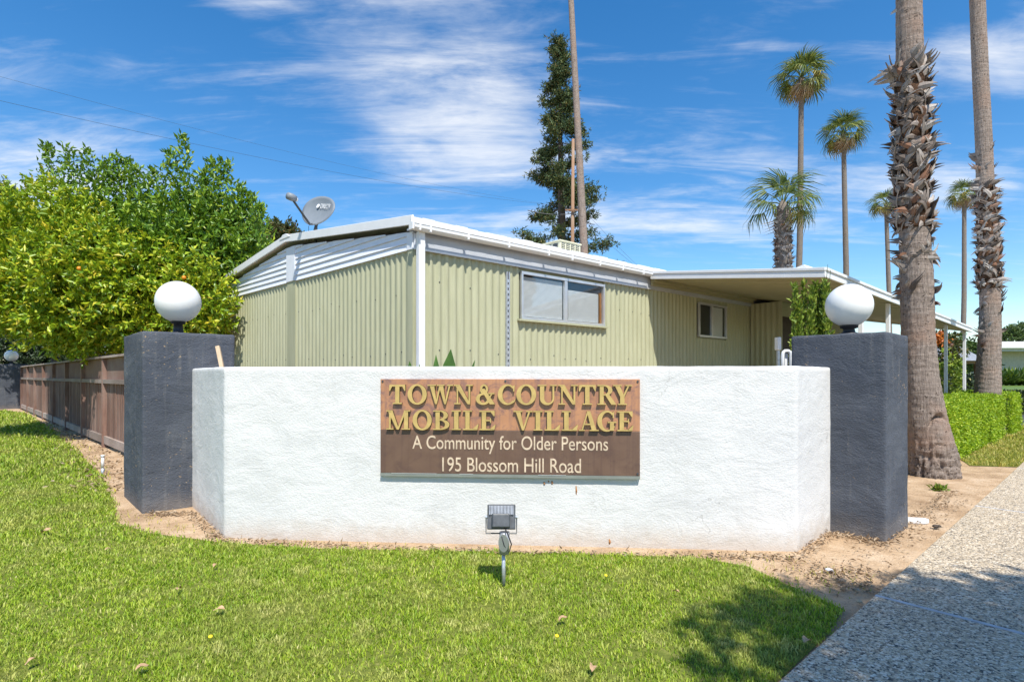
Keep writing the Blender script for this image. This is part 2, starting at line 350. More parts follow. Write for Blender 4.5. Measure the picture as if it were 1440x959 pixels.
def mk_aggregate():
    m = Mat('exposed_aggregate'); v = m.N('ShaderNodeTexVoronoi'); v.inputs['Scale'].default_value = 62; m.L(m.pos(), v.inputs['Vector'])
    v2 = m.N('ShaderNodeTexVoronoi'); v2.inputs['Scale'].default_value = 130; m.L(m.pos(), v2.inputs['Vector'])
    sp = m.N('ShaderNodeSeparateColor'); m.L(v.outputs['Color'], sp.inputs[0]); s2 = m.N('ShaderNodeSeparateColor'); m.L(v2.outputs['Color'], s2.inputs[0])
    st = [(0,(.05,.045,.042)),(.16,(.10,.09,.08)),(.22,(.36,.275,.18)),(.50,(.57,.455,.31)),(.80,(.69,.58,.43)),(1,(.80,.72,.60))]
    c = m.mix(m.mask(s2.outputs[1], .62, .64), m.ramp(sp.outputs[0], st), m.ramp(s2.outputs[0], st))
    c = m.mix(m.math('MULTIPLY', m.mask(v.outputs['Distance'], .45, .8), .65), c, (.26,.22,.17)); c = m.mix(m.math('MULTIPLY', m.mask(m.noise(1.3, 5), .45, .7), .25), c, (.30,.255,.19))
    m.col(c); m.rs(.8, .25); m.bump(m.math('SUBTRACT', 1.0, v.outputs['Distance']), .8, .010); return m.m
M_['aggregate'] = mk_aggregate()
def mk_sign(name, base, light, dark, amt, streak=True):
    m = Mat(name); c = m.ramp(m.noise(3.2, 6, .6, None, .8), [(.3, base), (.7, light)])
    c = m.mix(m.math('MULTIPLY', m.mask(m.noise(5.5, 7, .65, m.mapped((1,1,1.4)), 1.2), .50, .66), amt), c, dark)
    if streak: c = m.mix(m.math('MULTIPLY', m.mask(m.noise(6, 4, .6, m.mapped((4,4,.12))), .5, .62), .35), c, dark)
    m.col(c); m.rs(.42, .45, .15); return m.m
M_['copper'] = mk_sign('copper_sheet', (.43,.205,.11), (.53,.26,.135), (.22,.125,.115), .9)
M_['sign_brown'] = mk_sign('brown_sign_paint', (.135,.078,.056), (.19,.115,.08), (.10,.058,.05), .5)
M_['gold'] = plain('gold_painted_letter', (.50,.355,.125), .5, .4, var=.14, vs=14)
M_['shadow_edge'] = plain('painted_letter_shadow', (.05,.038,.02), .6, var=.2)  # shadow of the raised letters, put into the colour of their sides
M_['cream'] = plain('cream_letter_paint', (.60,.47,.34), .6, var=.22, vs=22)
M_['sign_edge'] = plain('dull_green_grey_trim', (.21,.225,.20), .6, var=.15)

# ------------------------------------------------------------------ noise helper for geometry
def wob(x, y, z=0.0, k=1.0, seed=0.0):
    return (np.sin(x*1.7*k+seed)*np.cos(y*2.3*k-seed*1.3+z*.7*k) + .6*np.sin(x*4.1*k-y*3.3*k+z*2.9*k+seed*2.1) + .35*np.sin(x*9.3*k+y*7.7*k-z*6.1*k+seed))/1.95
def inside(poly, x, y):
    r = np.zeros(x.shape, bool); n = len(poly); j = n-1
    for i in range(n):
        xi, yi = poly[i][0], poly[i][1]; xj, yj = poly[j][0], poly[j][1]
        c = ((yi > y) != (yj > y)) & (x < (xj-xi)*(y-yi)/((yj-yi) if yj != yi else 1e-9)+xi); r ^= c; j = i
    return r

# ------------------------------------------------------------------ ground, lawn, paths
g = MB().add([(-900,-300,-.02),(900,-300,-.02),(900,1500,-.02),(-900,1500,-.02)], [(0,1,2,3)]).build('ground', M_['dirt']); tag(g, 'bare tan earth around the walls and palms', None, None, 'structure')
SW0 = G(1097, 959); SWd = Vector((.747,.664,0)).normalized(); SWn = Vector((SWd.y,-SWd.x,0))
def sw(a, o, z=0): return SW0 + SWd*a + SWn*o + Vector((0,0,z))
LAWN = [G(*p).to_2d() for p in [(8,577),(40,582),(75,606),(112,636),(146,672),(160,704),(164,733),(215,748),(310,760),(450,769),(720,773.5),(975,781),(1050,793),(1110,820),(1186,853),(1160,893)]]
LAWN += [sw(0,-.02).to_2d(), sw(-7,-.02).to_2d(), Vector((-20,-4)), Vector((-45,-4)), Vector((-45,22))]
def sheet(name, poly, z, mt, label):
    me = bpy.data.meshes.new(name); bm = bmesh.new()
    f = bm.faces.new([bm.verts.new((p[0],p[1],z)) for p in poly]); bmesh.ops.triangulate(bm, faces=[f]); bmesh.ops.recalc_face_normals(bm, faces=bm.faces)
    if bm.faces[:][0].normal.z < 0: bmesh.ops.reverse_faces(bm, faces=bm.faces)
    bm.to_mesh(me); bm.free(); me.materials.append(mt); return tag(obj(name, me), label, None, None, 'structure')
def inset(poly, d):
    c = sum((Vector(p) for p in poly), Vector((0,0)))/len(poly); return poly
sheet('lawn', LAWN, -.012, M_['soil'], 'mown green front lawn before the white wall')
STRIP = [sw(9.15,-.02).to_2d(), sw(30,-.02).to_2d(), sw(30,-.78).to_2d(), sw(9.6,-.82).to_2d(), sw(8.75,-.55).to_2d()]
sheet('grass_strip', STRIP, -.012, M_['soil'], 'narrow dry grass strip between hedge and sidewalk')
def grass(name, poly, mt, bands, label, seed, bald=None, jit=.05):
    r = np.random.default_rng(seed); xs = np.array([p[0] for p in poly]); ys = np.array([p[1] for p in poly]); VV = []
    for (d0, d1, dens, h, w) in bands:
        x0, x1 = max(xs.min(), -d1*1.05-1.4), min(xs.max(), d1*1.05+1.4); y0, y1 = max(d0, ys.min()), min(d1, ys.max())
        if y1 <= y0: continue
        n = int((x1-x0)*(y1-y0)*dens); x = r.uniform(x0,x1,n); y = r.uniform(y0,y1,n)
        k = inside(poly, x + jit*wob(x,y,0,3,seed) + r.normal(0,.02,n), y + jit*wob(y,x,0,3,seed+2) + r.normal(0,.02,n)) & (np.abs(x) < y*1.02+1.4)
        cl = wob(x,y,0,2.6,seed+5)*.5 + wob(x,y,0,9,seed+1)*.5; k &= (r.random(n) < .80+.60*cl)
        if bald is not None:
            for (bx,by,br) in bald: k &= ~((np.hypot(x-bx,(y-by)*1.3) < br*(1+.35*wob(x,y,0,14,1))) & (r.random(n) < .86))
        x, y, cl = x[k], y[k], cl[k]; n = len(x)
        hh = h*r.uniform(.5,1.3,n)*(1+.55*cl); ww = w*r.uniform(.6,1.4,n); a = r.uniform(0,2*np.pi,n); lean = r.uniform(.15,1.05,n)*hh; la = a+np.pi/2+r.normal(0,.5,n)
        ca, sa = np.cos(a)*ww/2, np.sin(a)*ww/2; lx, ly = np.cos(la)*lean, np.sin(la)*lean; z0 = np.full(n,-.012)
        V = np.stack([np.stack([x-ca,y-sa,z0],1), np.stack([x+ca,y+sa,z0],1), np.stack([x+ca*.85+lx*.35,y+sa*.85+ly*.35,z0+hh*.6],1), np.stack([x-ca*.85+lx*.35,y-sa*.85+ly*.35,z0+hh*.6],1), np.stack([x+lx,y+ly,z0+hh*.95],1)],1)
        VV.append(V.reshape(-1,3))
    V = np.concatenate(VV); n = len(V)//5; b = np.arange(n)[:,None]*5
    T = np.concatenate([b+np.array([[0,1,2]]), b+np.array([[0,2,3]]), b+np.array([[3,2,4]])],0)
    return tag(obj(name, npmesh(name, V, T, mt, 3)), label, 'grass', None, 'stuff')
bp = G(938, 918)
grass('lawn_grass', LAWN, M_['grass'], [(1.7,3.3,13000,.021,.0050),(3.3,4.6,9000,.024,.0058),(4.6,7.5,3400,.030,.0085),(7.5,13,800,.055,.015),(13,26,220,.07,.03)], 'short bright green grass blades of the front lawn', 3, [(bp.x,bp.y,.075),(-2.9,4.9,.15)])
grass('dry_grass', STRIP, M_['dry_grass'], [(8,12,1500,.045,.010),(12,26,500,.06,.02)], 'short yellow dry grass beside the hedge', 9)
# sparse tufts creeping into the earth at the lawn edge
EDGE = [G(*p).to_2d() for p in [(30,574),(150,640),(172,715),(265,735),(330,757),(720,771),(1000,776),(1125,786),(1235,806),(1226,840),(1130,860),(1000,800),(500,790),(240,775),(140,735)]]
grass('stray_grass', EDGE, M_['dry_grass'], [(3.4,6.5,300,.03,.006),(6.5,24,60,.05,.015)], 'stray dry grass tufts along the wall foot', 21)
# sidewalk: cast slabs of exposed aggregate
swk = bpy.data.objects.new('sidewalk', None); COL.objects.link(swk); tag(swk, 'exposed aggregate concrete sidewalk along the lawn', None, None, 'structure')
a1 = (G(1230,838)-SW0).dot(SWd); LS = 3.67
slab = soft_me = MB().box(.009, LS-.009, 0, 2.0, -.12, .004)
for k in range(-3, 10):
    me = MB()
    a0 = a1 + k*LS
    me.hexa([sw(a0+.022,0,-.12), sw(a0+LS-.022,0,-.12), sw(a0+LS-.022,2.0,-.12), sw(a0+.022,2.0,-.12), sw(a0+.022,0,.012), sw(a0+LS-.022,0,.012), sw(a0+LS-.022,2.0,.012), sw(a0+.022,2.0,.012)])
    me.f = [f[::-1] for f in me.f]
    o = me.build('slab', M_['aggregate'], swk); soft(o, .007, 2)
    j = MB().hexa([sw(a0-.016,0,-.1), sw(a0+.016,0,-.1), sw(a0+.016,2.0,-.1), sw(a0-.016,2.0,-.1), sw(a0-.016,0,.010), sw(a0+.016,0,.010), sw(a0+.016,2.0,.010), sw(a0-.016,2.0,.010)])
    j.f = [f[::-1] for f in j.f]; j.build('joint_strip', M_['joint'], swk)
# verge, kerb and road on the street side of the sidewalk
vg = sheet('verge', [sw(-14,2.05).to_2d(), sw(40,2.05).to_2d(), sw(40,5.6).to_2d(), sw(-14,5.6).to_2d()], -.008, M_['soil'], 'planted verge between sidewalk and street')
kb = MB().hexa([sw(-14,5.6,-.2),sw(60,5.6,-.2),sw(60,5.75,-.2),sw(-14,5.75,-.2),sw(-14,5.6,.03),sw(60,5.6,.03),sw(60,5.75,.03),sw(-14,5.75,.03)]); kb.f=[f[::-1] for f in kb.f]
tag(kb.build('kerb', M_['concrete']), 'concrete street kerb beyond the verge', None, None, 'structure')
sheet('road', [sw(-30,5.8).to_2d(), sw(70,5.8).to_2d(), sw(70,15).to_2d(), sw(-30,15).to_2d()], -.010, M_['asphalt'], 'asphalt street')
sheet('side_street', [(14.2,15.6),(18,12.6),(60,60),(52,64)], -.010, M_['asphalt'], 'grey asphalt lane beyond the hedge')
sheet('driveway', [(3.4,10.6),(7.3,9.6),(21,22),(13,19)], -.006, M_['drive'], 'concrete carport floor behind the wall')

# ------------------------------------------------------------------ stucco wall and pillars
def rough_wall(o, lvl=4, st=.010, size=.35):
    m = o.modifiers.new('bevel','BEVEL'); m.width = .018; m.segments = 2; m.limit_method = 'ANGLE'
    s = o.modifiers.new('sub','SUBSURF'); s.subdivision_type = 'SIMPLE'; s.levels = s.render_levels = lvl
    t = bpy.data.textures.new('trowel','CLOUDS'); t.noise_scale = size; t.noise_depth = 3
    d = o.modifiers.new('disp','DISPLACE'); d.texture = t; d.strength = st; d.mid_level = .5; d.texture_coords = 'GLOBAL'
    o.data.polygons.foreach_set('use_smooth', [True]*len(o.data.polygons)); return o
WL, WR = G(315,754).to_2d(), G(1121,772).to_2d()
WLb, WRb = Vector((-3.62,6.10)), Vector((3.03,5.12))
def off(p, a, b, t):                      # inner offset at a corner
    d1 = (p-a).normalized(); d2 = (b-p).normalized(); n1 = Vector((-d1.y,d1.x)); n2 = Vector((-d2.y,d2.x)); m = (n1+n2).normalized(); return p + m*(t/max(.3,m.dot(n1)))
T_ = .2
dL = (WL-WLb).normalized(); dR = (WRb-WR).normalized()
WALLZ = 1.528
poly = [WLb, WL, WR, WRb, WRb+Vector((-dR.y,dR.x))*T_, off(WR,WL,WRb,T_), off(WL,WLb,WR,T_), WLb+Vector((-dL.y,dL.x))*T_]
bm = bmesh.new()
def quads(bm, pl, zs, nseg):
    ring = []
    for z in zs: ring.append([bm.verts.new((p.x,p.y,z)) for p in pl])
    n = len(pl)
    for a, b in zip(ring, ring[1:]):
        for i in range(n): bm.faces.new((a[i],a[(i+1)%n],b[(i+1)%n],b[i]))
    return ring
def lerp_path(a, b, n): return [a.lerp(b, i/n) for i in range(n)]
out_ = lerp_path(WLb,WL,5)+lerp_path(WL,WR,22)+lerp_path(WR,WRb,5)+[WRb]
in_ = lerp_path(poly[7],poly[6],5)+lerp_path(poly[6],poly[5],22)+lerp_path(poly[5],poly[4],5)+[poly[4]]
zs = [-.1+i*(WALLZ+.1)/8 for i in range(9)]
ring = quads(bm, out_+in_[::-1], zs, 0); n = len(out_)
for i in range(n-1):
    t, b = ring[-1], ring[0]; m2 = 2*n-1
    bm.faces.new((t[i],t[i+1],t[m2-i-1],t[m2-i])); bm.faces.new((b[m2-i],b[m2-i-1],b[i+1],b[i]))
bmesh.ops.recalc_face_normals(bm, faces=bm.faces)
me = bpy.data.meshes.new('stucco_wall'); bm.to_mesh(me); bm.free(); me.materials.append(M_['white_stucco'])
wall = tag(obj('stucco_wall', me), 'low white stucco wall with angled ends carrying the bronze sign', 'wall'); rough_wall(wall, 3, .010, .30)

def pillar(front, left, right, h, label):
    front, left, right = [Vector((p[0],p[1])) for p in (front,left,right)]; back = left+right-front
    pl = lerp_path(front,right,4)+lerp_path(right,back,4)+lerp_path(back,left,4)+lerp_path(left,front,4)
    bm = bmesh.new(); zs = [-.1+i*(h+.1)/9 for i in range(10)]; r = quads(bm, pl, zs, 0)
    # top grid
    g = [[None]*5 for _ in range(5)]
    for i in range(5):
        for j in range(5):
            if j == 0: g[i][j] = r[-1][i]
            elif i == 4: g[i][j] = r[-1][4+j]
            elif j == 4: g[i][j] = r[-1][12-i]
            elif i == 0: g[i][j] = r[-1][(16-j)%16]
            else:
                p = front+(right-front)*(i/4)+(left-front)*(j/4); g[i][j] = bm.verts.new((p.x,p.y,h))
    for i in range(4):
        for j in range(4): bm.faces.new((g[i][j],g[i+1][j],g[i+1][j+1],g[i][j+1]))
    bmesh.ops.recalc_face_normals(bm, faces=bm.faces)
    me = bpy.data.meshes.new('stucco_pillar'); bm.to_mesh(me); bm.free(); me.materials.append(M_['dark_stucco'])
    o = tag(obj('stucco_pillar', me), label, 'pillar', 'dark stucco lamp pillars'); rough_wall(o, 3, .014, .22); return (left+right)/2
cL = pillar((-3.927,5.74),(-4.741,6.60),(-3.256,6.35), 1.926, 'dark slate stucco pillar at the fence end of the white wall')
cR = pillar((3.29,4.75),(2.762,5.354),(3.846,5.244), 1.8375, 'dark slate stucco pillar between white wall and palm trunk')
FO = Vector((-7.27,10.1,0)); FU = Vector((-.723,.690,0)).normalized()
fe = FO+FU*20.4
cF = pillar((fe.x-.42,fe.y-.80),(fe.x-1.15,fe.y+.0),(fe.x+.40,fe.y+.0), 1.95, 'dark slate stucco pillar at the far end of the brown fence')
def globe_lamp(c, base, zc, r, label):
    t = thing('globe_lamp', label, 'lamp', (c.x,c.y,base), 'globe lamps on pillars')
    pr = [(r*math.sin(a)*(.985), -r*math.cos(a)) for a in np.linspace(.22, math.pi-.001, 40)]
    g = MB().lathe([(max(.001,x), z) for x, z in pr], (c.x,c.y,zc), 48).build('globe', M_['globe'], t, True)
    zb = zc-r
    MB().lathe([(.10,base+.004-base),(.10,.02),(.055,.035),(.048,zb-base-.02),(.075,zb-base-.012),(.085,zb-base+.035)], (c.x,c.y,base), 24).build('fitter', M_['black'], t, True)
    return t
globe_lamp(cL, 1.926, 2.330, .246, 'white globe lamp on the pillar before the orange tree')
globe_lamp(cR, 1.8375, 2.135, .209, 'white globe lamp on the pillar beside the palm trunk')
globe_lamp(cF, 1.95, 2.33, .25, 'small distant white globe lamp at the far fence end')

# ------------------------------------------------------------------ sign
SF = Frame(WL, WR-WL)
SO = .03
def sxy(px, py): return SF.sz(px, py, SO)
sL, zT = sxy(535, 533); sR_, _ = sxy(900, 533)
zT = sxy(720, 533)[1]; zB = sxy(720, 667)[1]; zM = sxy(720, 605.5)[1]
sign = thing('sign_panel', 'bronze sign with gold letters reading TOWN & COUNTRY MOBILE VILLAGE on white wall', 'sign', tuple(SF(sL, SO, zB)))
soft(MB().fbox(SF, sL, sR_, .008, SO, zM, zT).build('copper_plate', M_['copper'], sign), .003)
soft(MB().fbox(SF, sL, sR_, .008, SO, zB, zM-.001).build('brown_plate', M_['sign_brown'], sign), .003)
MB().fbox(SF, sL, sR_, .006, SO+.006, zB-.026, zB-.001).build('bottom_trim', M_['sign_edge'], sign)
MB().fbox(SF, sL+.10, sL+.50, SO+.0065, SO+.0085, zB-.004, zB+.002).build('bright_edge_strip', M_['alu'], sign)
MB().fbox(SF, sL+.70, sL+.82, SO+.0065, SO+.0085, zB-.004, zB+.002).build('bright_edge_strip', M_['alu'], sign)
MB().fbox(SF, sL+1.38, sL+1.62, SO+.0065, SO+.0085, zB-.004, zB+.002).build('bright_edge_strip', M_['alu'], sign)
for (a, z) in ((sL+.02,zT-.02),(sR_-.02,zT-.02),(sL+1.1,zT-.018),(sR_-.02,zB+.02)):
    MB().tube([SF(a,SO-.002,z), SF(a,SO+.006,z)], .009, 10).build('screw', M_['dark_metal'], sign)

def rect(x0,y0,x1,y1): return ('p', [(x0,y0),(x1,y0),(x1,y1),(x0,y1)])
def para(t0,t1,b0,b1,y1=1.0,y0=0.0): return ('p', [(b0,y0),(b1,y0),(t1,y1),(t0,y1)])
def pol(*p): return ('p', list(p))
def ringp(cx,cy,rx,ry,icx,icy,irx,iry,a0=0,a1=360,n=36): return ('r', (cx,cy,rx,ry,icx,icy,irx,iry,R(a0),R(a1),n))
LET = {
 'T': [rect(.32,0,.53,.95), rect(.04,.90,.82,1), pol((.02,.68),(.07,.68),(.18,.92),(.03,.97)), pol((.78,.68),(.83,.68),(.82,.97),(.67,.92)), rect(.20,0,.65,.065)],
 'O': [ringp(.5,.5,.5,.53,.5,.5,.27,.44)],
 'W': [para(.10,.33,.38,.47), para(.60,.68,.39,.47), para(.55,.78,.84,.93), para(1.08,1.16,.85,.93), rect(0,.94,.43,1), rect(.47,.94,.86,1), rect(.98,.94,1.28,1)],
 'N': [rect(.15,0,.23,.97), para(.04,.32,.72,.87), rect(.77,.05,.86,1), rect(0,.94,.24,1), rect(.02,0,.36,.06), rect(.64,.94,1,1)],
 '&': [ringp(.43,.77,.22,.26,.43,.77,.10,.16), ringp(.38,.27,.39,.30,.40,.28,.20,.20), para(.24,.46,.74,1.02,.80,0), pol((.58,.22),(.66,.17),(.90,.54),(.81,.54)), rect(.66,.52,1.0,.585)],
 'C': [ringp(.5,.5,.5,.53,.54,.5,.30,.44,42,318), pol((.80,.66),(.87,.66),(.88,1.0),(.80,.93)), pol((.78,.10),(.84,.08),(.93,.24),(.88,.26))],
 'U': [rect(.12,.28,.34,1), rect(.76,.28,.85,1), ringp(.485,.32,.365,.35,.55,.32,.21,.24,180,360), rect(0,.94,.46,1), rect(.64,.94,.98,1)],
 'R': [rect(.13,0,.35,1), ringp(.38,.73,.44,.27,.38,.73,.21,.195,-90,90), rect(.3,.93,.4,1), rect(.3,.46,.4,.525), para(.42,.66,.76,1.04,.50,0), rect(0,0,.48,.06), rect(0,.94,.34,1)],
 'Y': [para(.08,.33,.36,.58,1,.40), para(.76,.84,.48,.58,1,.40), rect(.36,0,.58,.44), rect(0,.94,.44,1), rect(.62,.94,.96,1), rect(.24,0,.70,.06)],
 'M': [rect(.14,0,.23,.97), para(.06,.32,.54,.66), para(.95,1.04,.56,.65), rect(.92,0,1.13,1), rect(0,0,.38,.06), rect(.80,0,1.25,.06), rect(0,.94,.26,1), rect(1.0,.94,1.25,1)],
 'B': [rect(.12,0,.34,1), ringp(.36,.75,.40,.25,.36,.755,.18,.18,-90,90), ringp(.36,.27,.48,.27,.36,.27,.25,.205,-90,90), rect(.3,.935,.38,1), rect(.3,.47,.38,.53), rect(.3,0,.38,.065), rect(0,0,.3,.06), rect(0,.94,.3,1)],
 'I': [rect(.12,0,.35,1), rect(0,0,.47,.06), rect(0,.94,.47,1)],
 'L': [rect(.12,0,.34,1), rect(0,0,.74,.07), rect(0,.94,.46,1), pol((.50,.06),(.74,.03),(.80,.30),(.75,.30))],
 'E': [rect(.12,0,.34,1), rect(0,0,.76,.07), rect(0,.93,.76,1), rect(.3,.46,.56,.53), pol((.54,.37),(.59,.37),(.59,.62),(.54,.62)), pol((.54,.06),(.76,.03),(.82,.28),(.77,.28)), pol((.72,.72),(.77,.72),(.77,.97),(.56,.94))],
 'V': [para(.10,.35,.44,.55), para(.78,.87,.45,.54), rect(0,.94,.46,1), rect(.66,.94,.98,1)],
 'A': [para(.44,.52,.12,.20), para(.42,.60,.68,.93), rect(.24,.30,.72,.37), rect(0,0,.32,.06), rect(.56,0,1.04,.06)],
 'G': [ringp(.5,.5,.5,.53,.54,.5,.30,.44,42,330), pol((.80,.66),(.87,.66),(.88,1.0),(.80,.93)), rect(.66,.02,.87,.44), rect(.54,.41,1.0,.475)],
}
def letter(ch, px0, px1, pyt, pyb):
    a0, a1_ = SF.s_at(px0, SO+.03), SF.s_at(px1, SO+.03); z1 = SF.sz(718, pyt, SO+.03)[1]; z0 = SF.sz(718, pyb, SO+.03)[1]
    prim = LET[ch]; xs = []
    for k, d in prim:
        xs += [p[0] for p in d] if k == 'p' else [d[0]-d[2] if abs(d[8]-d[9]) > 4 else d[0], d[0]+d[2] if ch in 'OUBR&' else d[0]]
    x0, x1 = min(xs), max(xs); mb = MB()
    def tr(x, y, o): return SF(a0+(x-x0)/(x1-x0)*(a1_-a0), o, z0+y*(z1-z0))
    for q, (k, d) in enumerate(prim):
        fo, bo = SO+.026+q*.0006, SO+.003
        if k == 'p':
            n = len(d); mb.add([tr(x,y,fo) for x,y in d]+[tr(x,y,bo) for x,y in d], [tuple(range(n)), tuple(range(2*n-1,n-1,-1))]+[(i,n+i,n+(i+1)%n,(i+1)%n) for i in range(n)])
        else:
            cx,cy,rx,ry,ix,iy,irx,iry,t0,t1,n = d
            T = [t0+(t1-t0)*i/n for i in range(n+1)]
            vs = []
            for t in T:
                o = (cx+rx*math.cos(t), cy+ry*math.sin(t)); i_ = (ix+irx*math.cos(t), iy+iry*math.sin(t))
                vs += [tr(*o,fo), tr(*i_,fo), tr(*o,bo), tr(*i_,bo)]
            fs = []
            for i in range(n):
                b = 4*i; c = b+4; fs += [(b,c,c+1,b+1),(b+2,b+3,c+3,c+2),(b,b+2,c+2,c),(b+1,c+1,c+3,b+3)]
            fs += [(0,1,3,2),(4*n,4*n+2,4*n+3,4*n+1)]; mb.add(vs, fs)
    o = mb.build('letter', M_['gold'], sign); o.data.materials.append(M_['shadow_edge']); nn = SF.n
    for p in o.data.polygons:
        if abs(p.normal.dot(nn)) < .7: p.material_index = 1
    return o
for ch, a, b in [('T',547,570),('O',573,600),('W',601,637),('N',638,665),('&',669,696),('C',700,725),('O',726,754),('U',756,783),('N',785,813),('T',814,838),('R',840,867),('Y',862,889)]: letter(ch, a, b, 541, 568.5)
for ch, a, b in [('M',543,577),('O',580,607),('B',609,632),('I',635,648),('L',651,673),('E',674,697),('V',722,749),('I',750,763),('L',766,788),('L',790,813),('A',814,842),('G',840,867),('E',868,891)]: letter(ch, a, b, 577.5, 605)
def text_mesh(txt, name, mt, ext=.002, off_=0.0):
    c = bpy.data.curves.new(name, 'FONT'); c.body = txt; c.size = 1; c.extrude = ext; c.offset = off_
    o = bpy.data.objects.new('tmp', c); COL.objects.link(o); bpy.context.view_layer.update()
    me = bpy.data.meshes.new_from_object(o.evaluated_get(bpy.context.evaluated_depsgraph_get())); bpy.data.objects.remove(o)
    me.name = name; me.materials.clear(); me.materials.append(mt); n = len(me.vertices); co = np.empty(n*3, np.float32); me.vertices.foreach_get('co', co); return me, co.reshape(-1,3)
def sans(txt, px0, px1, pyt, pyb, capref):
    me, co = text_mesh(txt, 'painted_line', M_['cream'], .5, .003)
    a0, a1_ = SF.s_at(px0, SO), SF.s_at(px1, SO); z1 = SF.sz((px0+px1)/2, pyt, SO)[1]; z0 = SF.sz((px0+px1)/2, pyb, SO)[1]
    x0, x1 = co[:,0].min(), co[:,0].max(); _, ref = text_mesh(capref, 'r', None); ct = ref[:,1].max(); bpy.data.meshes.remove(bpy.data.meshes['r'])
    P_ = np.array([tuple(SF(a0+(x-x0)/(x1-x0)*(a1_-a0), SO+.002+z*.003, z0+y/ct*(z1-z0))) for x, y, z in co], np.float32)
    fs = [tuple(p.vertices) for p in me.polygons]; par = list(range(len(co)))
    def fd(i):
        while par[i] != i: par[i] = par[par[i]]; i = par[i]
        return i
    for f in fs:
        for q in f[1:]: par[fd(q)] = fd(f[0])
    isl = {}
    for i in range(len(co)): isl.setdefault(fd(i), []).append(i)
    grp = []
    for ids in sorted(isl.values(), key=lambda q: co[q,0].min()):
        lo, hi = co[ids,0].min(), co[ids,0].max()
        if grp and lo < grp[-1][1]-.02: grp[-1][0].update(ids); grp[-1][1] = max(hi, grp[-1][1])
        else: grp.append([set(ids), hi])
    for ids, _ in grp:
        mp = {v: k for k, v in enumerate(sorted(ids))}; m_ = MB(); m_.add([tuple(map(float, P_[v])) for v in sorted(ids)], [tuple(mp[v] for v in f) for f in fs if f[0] in ids]); m_.build('painted_letter', M_['cream'], sign)
    bpy.data.meshes.remove(me)
sans('A Community for Older Persons', 580, 855, 613.3, 632, 'A')
sans('195 Blossom Hill Road', 622, 817, 644, 663.4, 'B')

# rust drips and anchor holes under the sign
for px, py, w, h in [(765,680,3,5),(776,679,3,6),(771,677,2,3),(810,690,2.4,14),(857,762,3,8)]:
    a, z = SF.sz(px, py, .004); k = 4.6/F
    MB().tube([SF(a,-.004,z+h*k/2), SF(a+.004,.004,z), SF(a+.001,-.004,z-h*k/2)], [w*k*.35,w*k*.5,w*k*.2], 7).build('rust_stain', M_['wood_orange'], wall)

# ------------------------------------------------------------------ flood light on a stake
def floodlight():
    b = G(708, 822); d = b.y; t = thing('flood_light', 'small grey flood light on a stake before the white wall', 'light', tuple(b))
    k = d/F
    def q(px, py, dy=0): p = P(px, py, d); return Vector((p.x, p.y+dy, p.z))
    MB().tube([q(708.5,830), q(708,775)], .013, 14).build('stake', M_['galv'], t, True)
    MB().tube([q(709,778,.004), q(709.5,748,.004)], .036, 18).build('junction_box', M_['galv'], t, True)
    f = Frame((b.x+.0, b.y-.03), (1,-.35)); z0, z1 = q(0,773).z, q(0,748).z
    cz = (z0+z1)/2; ov = [f(.008+.036*math.cos(a), .012, cz+.060*math.sin(a)) for a in np.linspace(0,2*math.pi,24,endpoint=False)]
    ob = [p + f.n*.012 for p in ov]; n = 24
    MB().add(ov+ob, [tuple(range(n)), tuple(range(2*n-1,n-1,-1))]+[(i,n+i,n+(i+1)%n,(i+1)%n) for i in range(n)]).build('cover_plate', M_['sign_edge'], t)
    # head: tilted housing aimed up at the sign
    hc = q(705, 726); ax = Vector((1,0,0)); nb = Vector((0,-.93,.37)).normalized(); up = nb.cross(ax)*-1
    up = ax.cross(nb)*-1 if ax.cross(nb).z < 0 else ax.cross(nb)
    def H(x, y, o): return hc + ax*x + up*y + nb*o
    def hb(x0,x1,y0,y1,o0,o1): return MB().hexa([H(x0,y0,o0),H(x1,y0,o0),H(x1,y0,o1),H(x0,y0,o1),H(x0,y1,o0),H(x1,y1,o0),H(x1,y1,o1),H(x0,y1,o1)])
    soft(hb(-.098,.098,-.085,.085,-.030,-.006).build('housing', M_['dark_metal'], t), .006)
    for i in range(17):
        x = -.080+i*.010; hb(x-.0022,x+.0022,.012,.072,-.006,.012).build('cooling_fin', M_['galv'], t)
    soft(hb(-.064,.060,-.078,.018,-.007,.030).build('driver_box', M_['dark_metal'], t), .010, 3)
    soft(hb(-.092,.092,-.08,.08,-.036,-.031).build('glass', M_['glass'], t), .002)
    for s in (-1,1): MB().tube([H(s*.098,0,-.018),H(s*.112,0,-.018)], .011, 10).build('pivot_screw', M_['alu'], t)
    zb = q(0,750).z+.005
    MB().tube([H(-.106,0,-.018), Vector((hc.x-.106,b.y-.01,zb)), Vector((hc.x+.106,b.y-.01,zb)), H(.106,0,-.018)], .005, 8).build('bracket', M_['dark_metal'], t)
    MB().tube([H(.02,-.07,.01), Vector((b.x+.03,b.y-.06,zb+.01)), Vector((b.x+.055,b.y-.06,zb-.06)), Vector((b.x+.04,b.y-.062,zb-.115)), Vector((b.x+.006,b.y-.055,zb-.07)), Vector((b.x-.01,b.y-.05,zb-.01))], .0045, 8).build('cable', M_['black'], t, True)
floodlight()

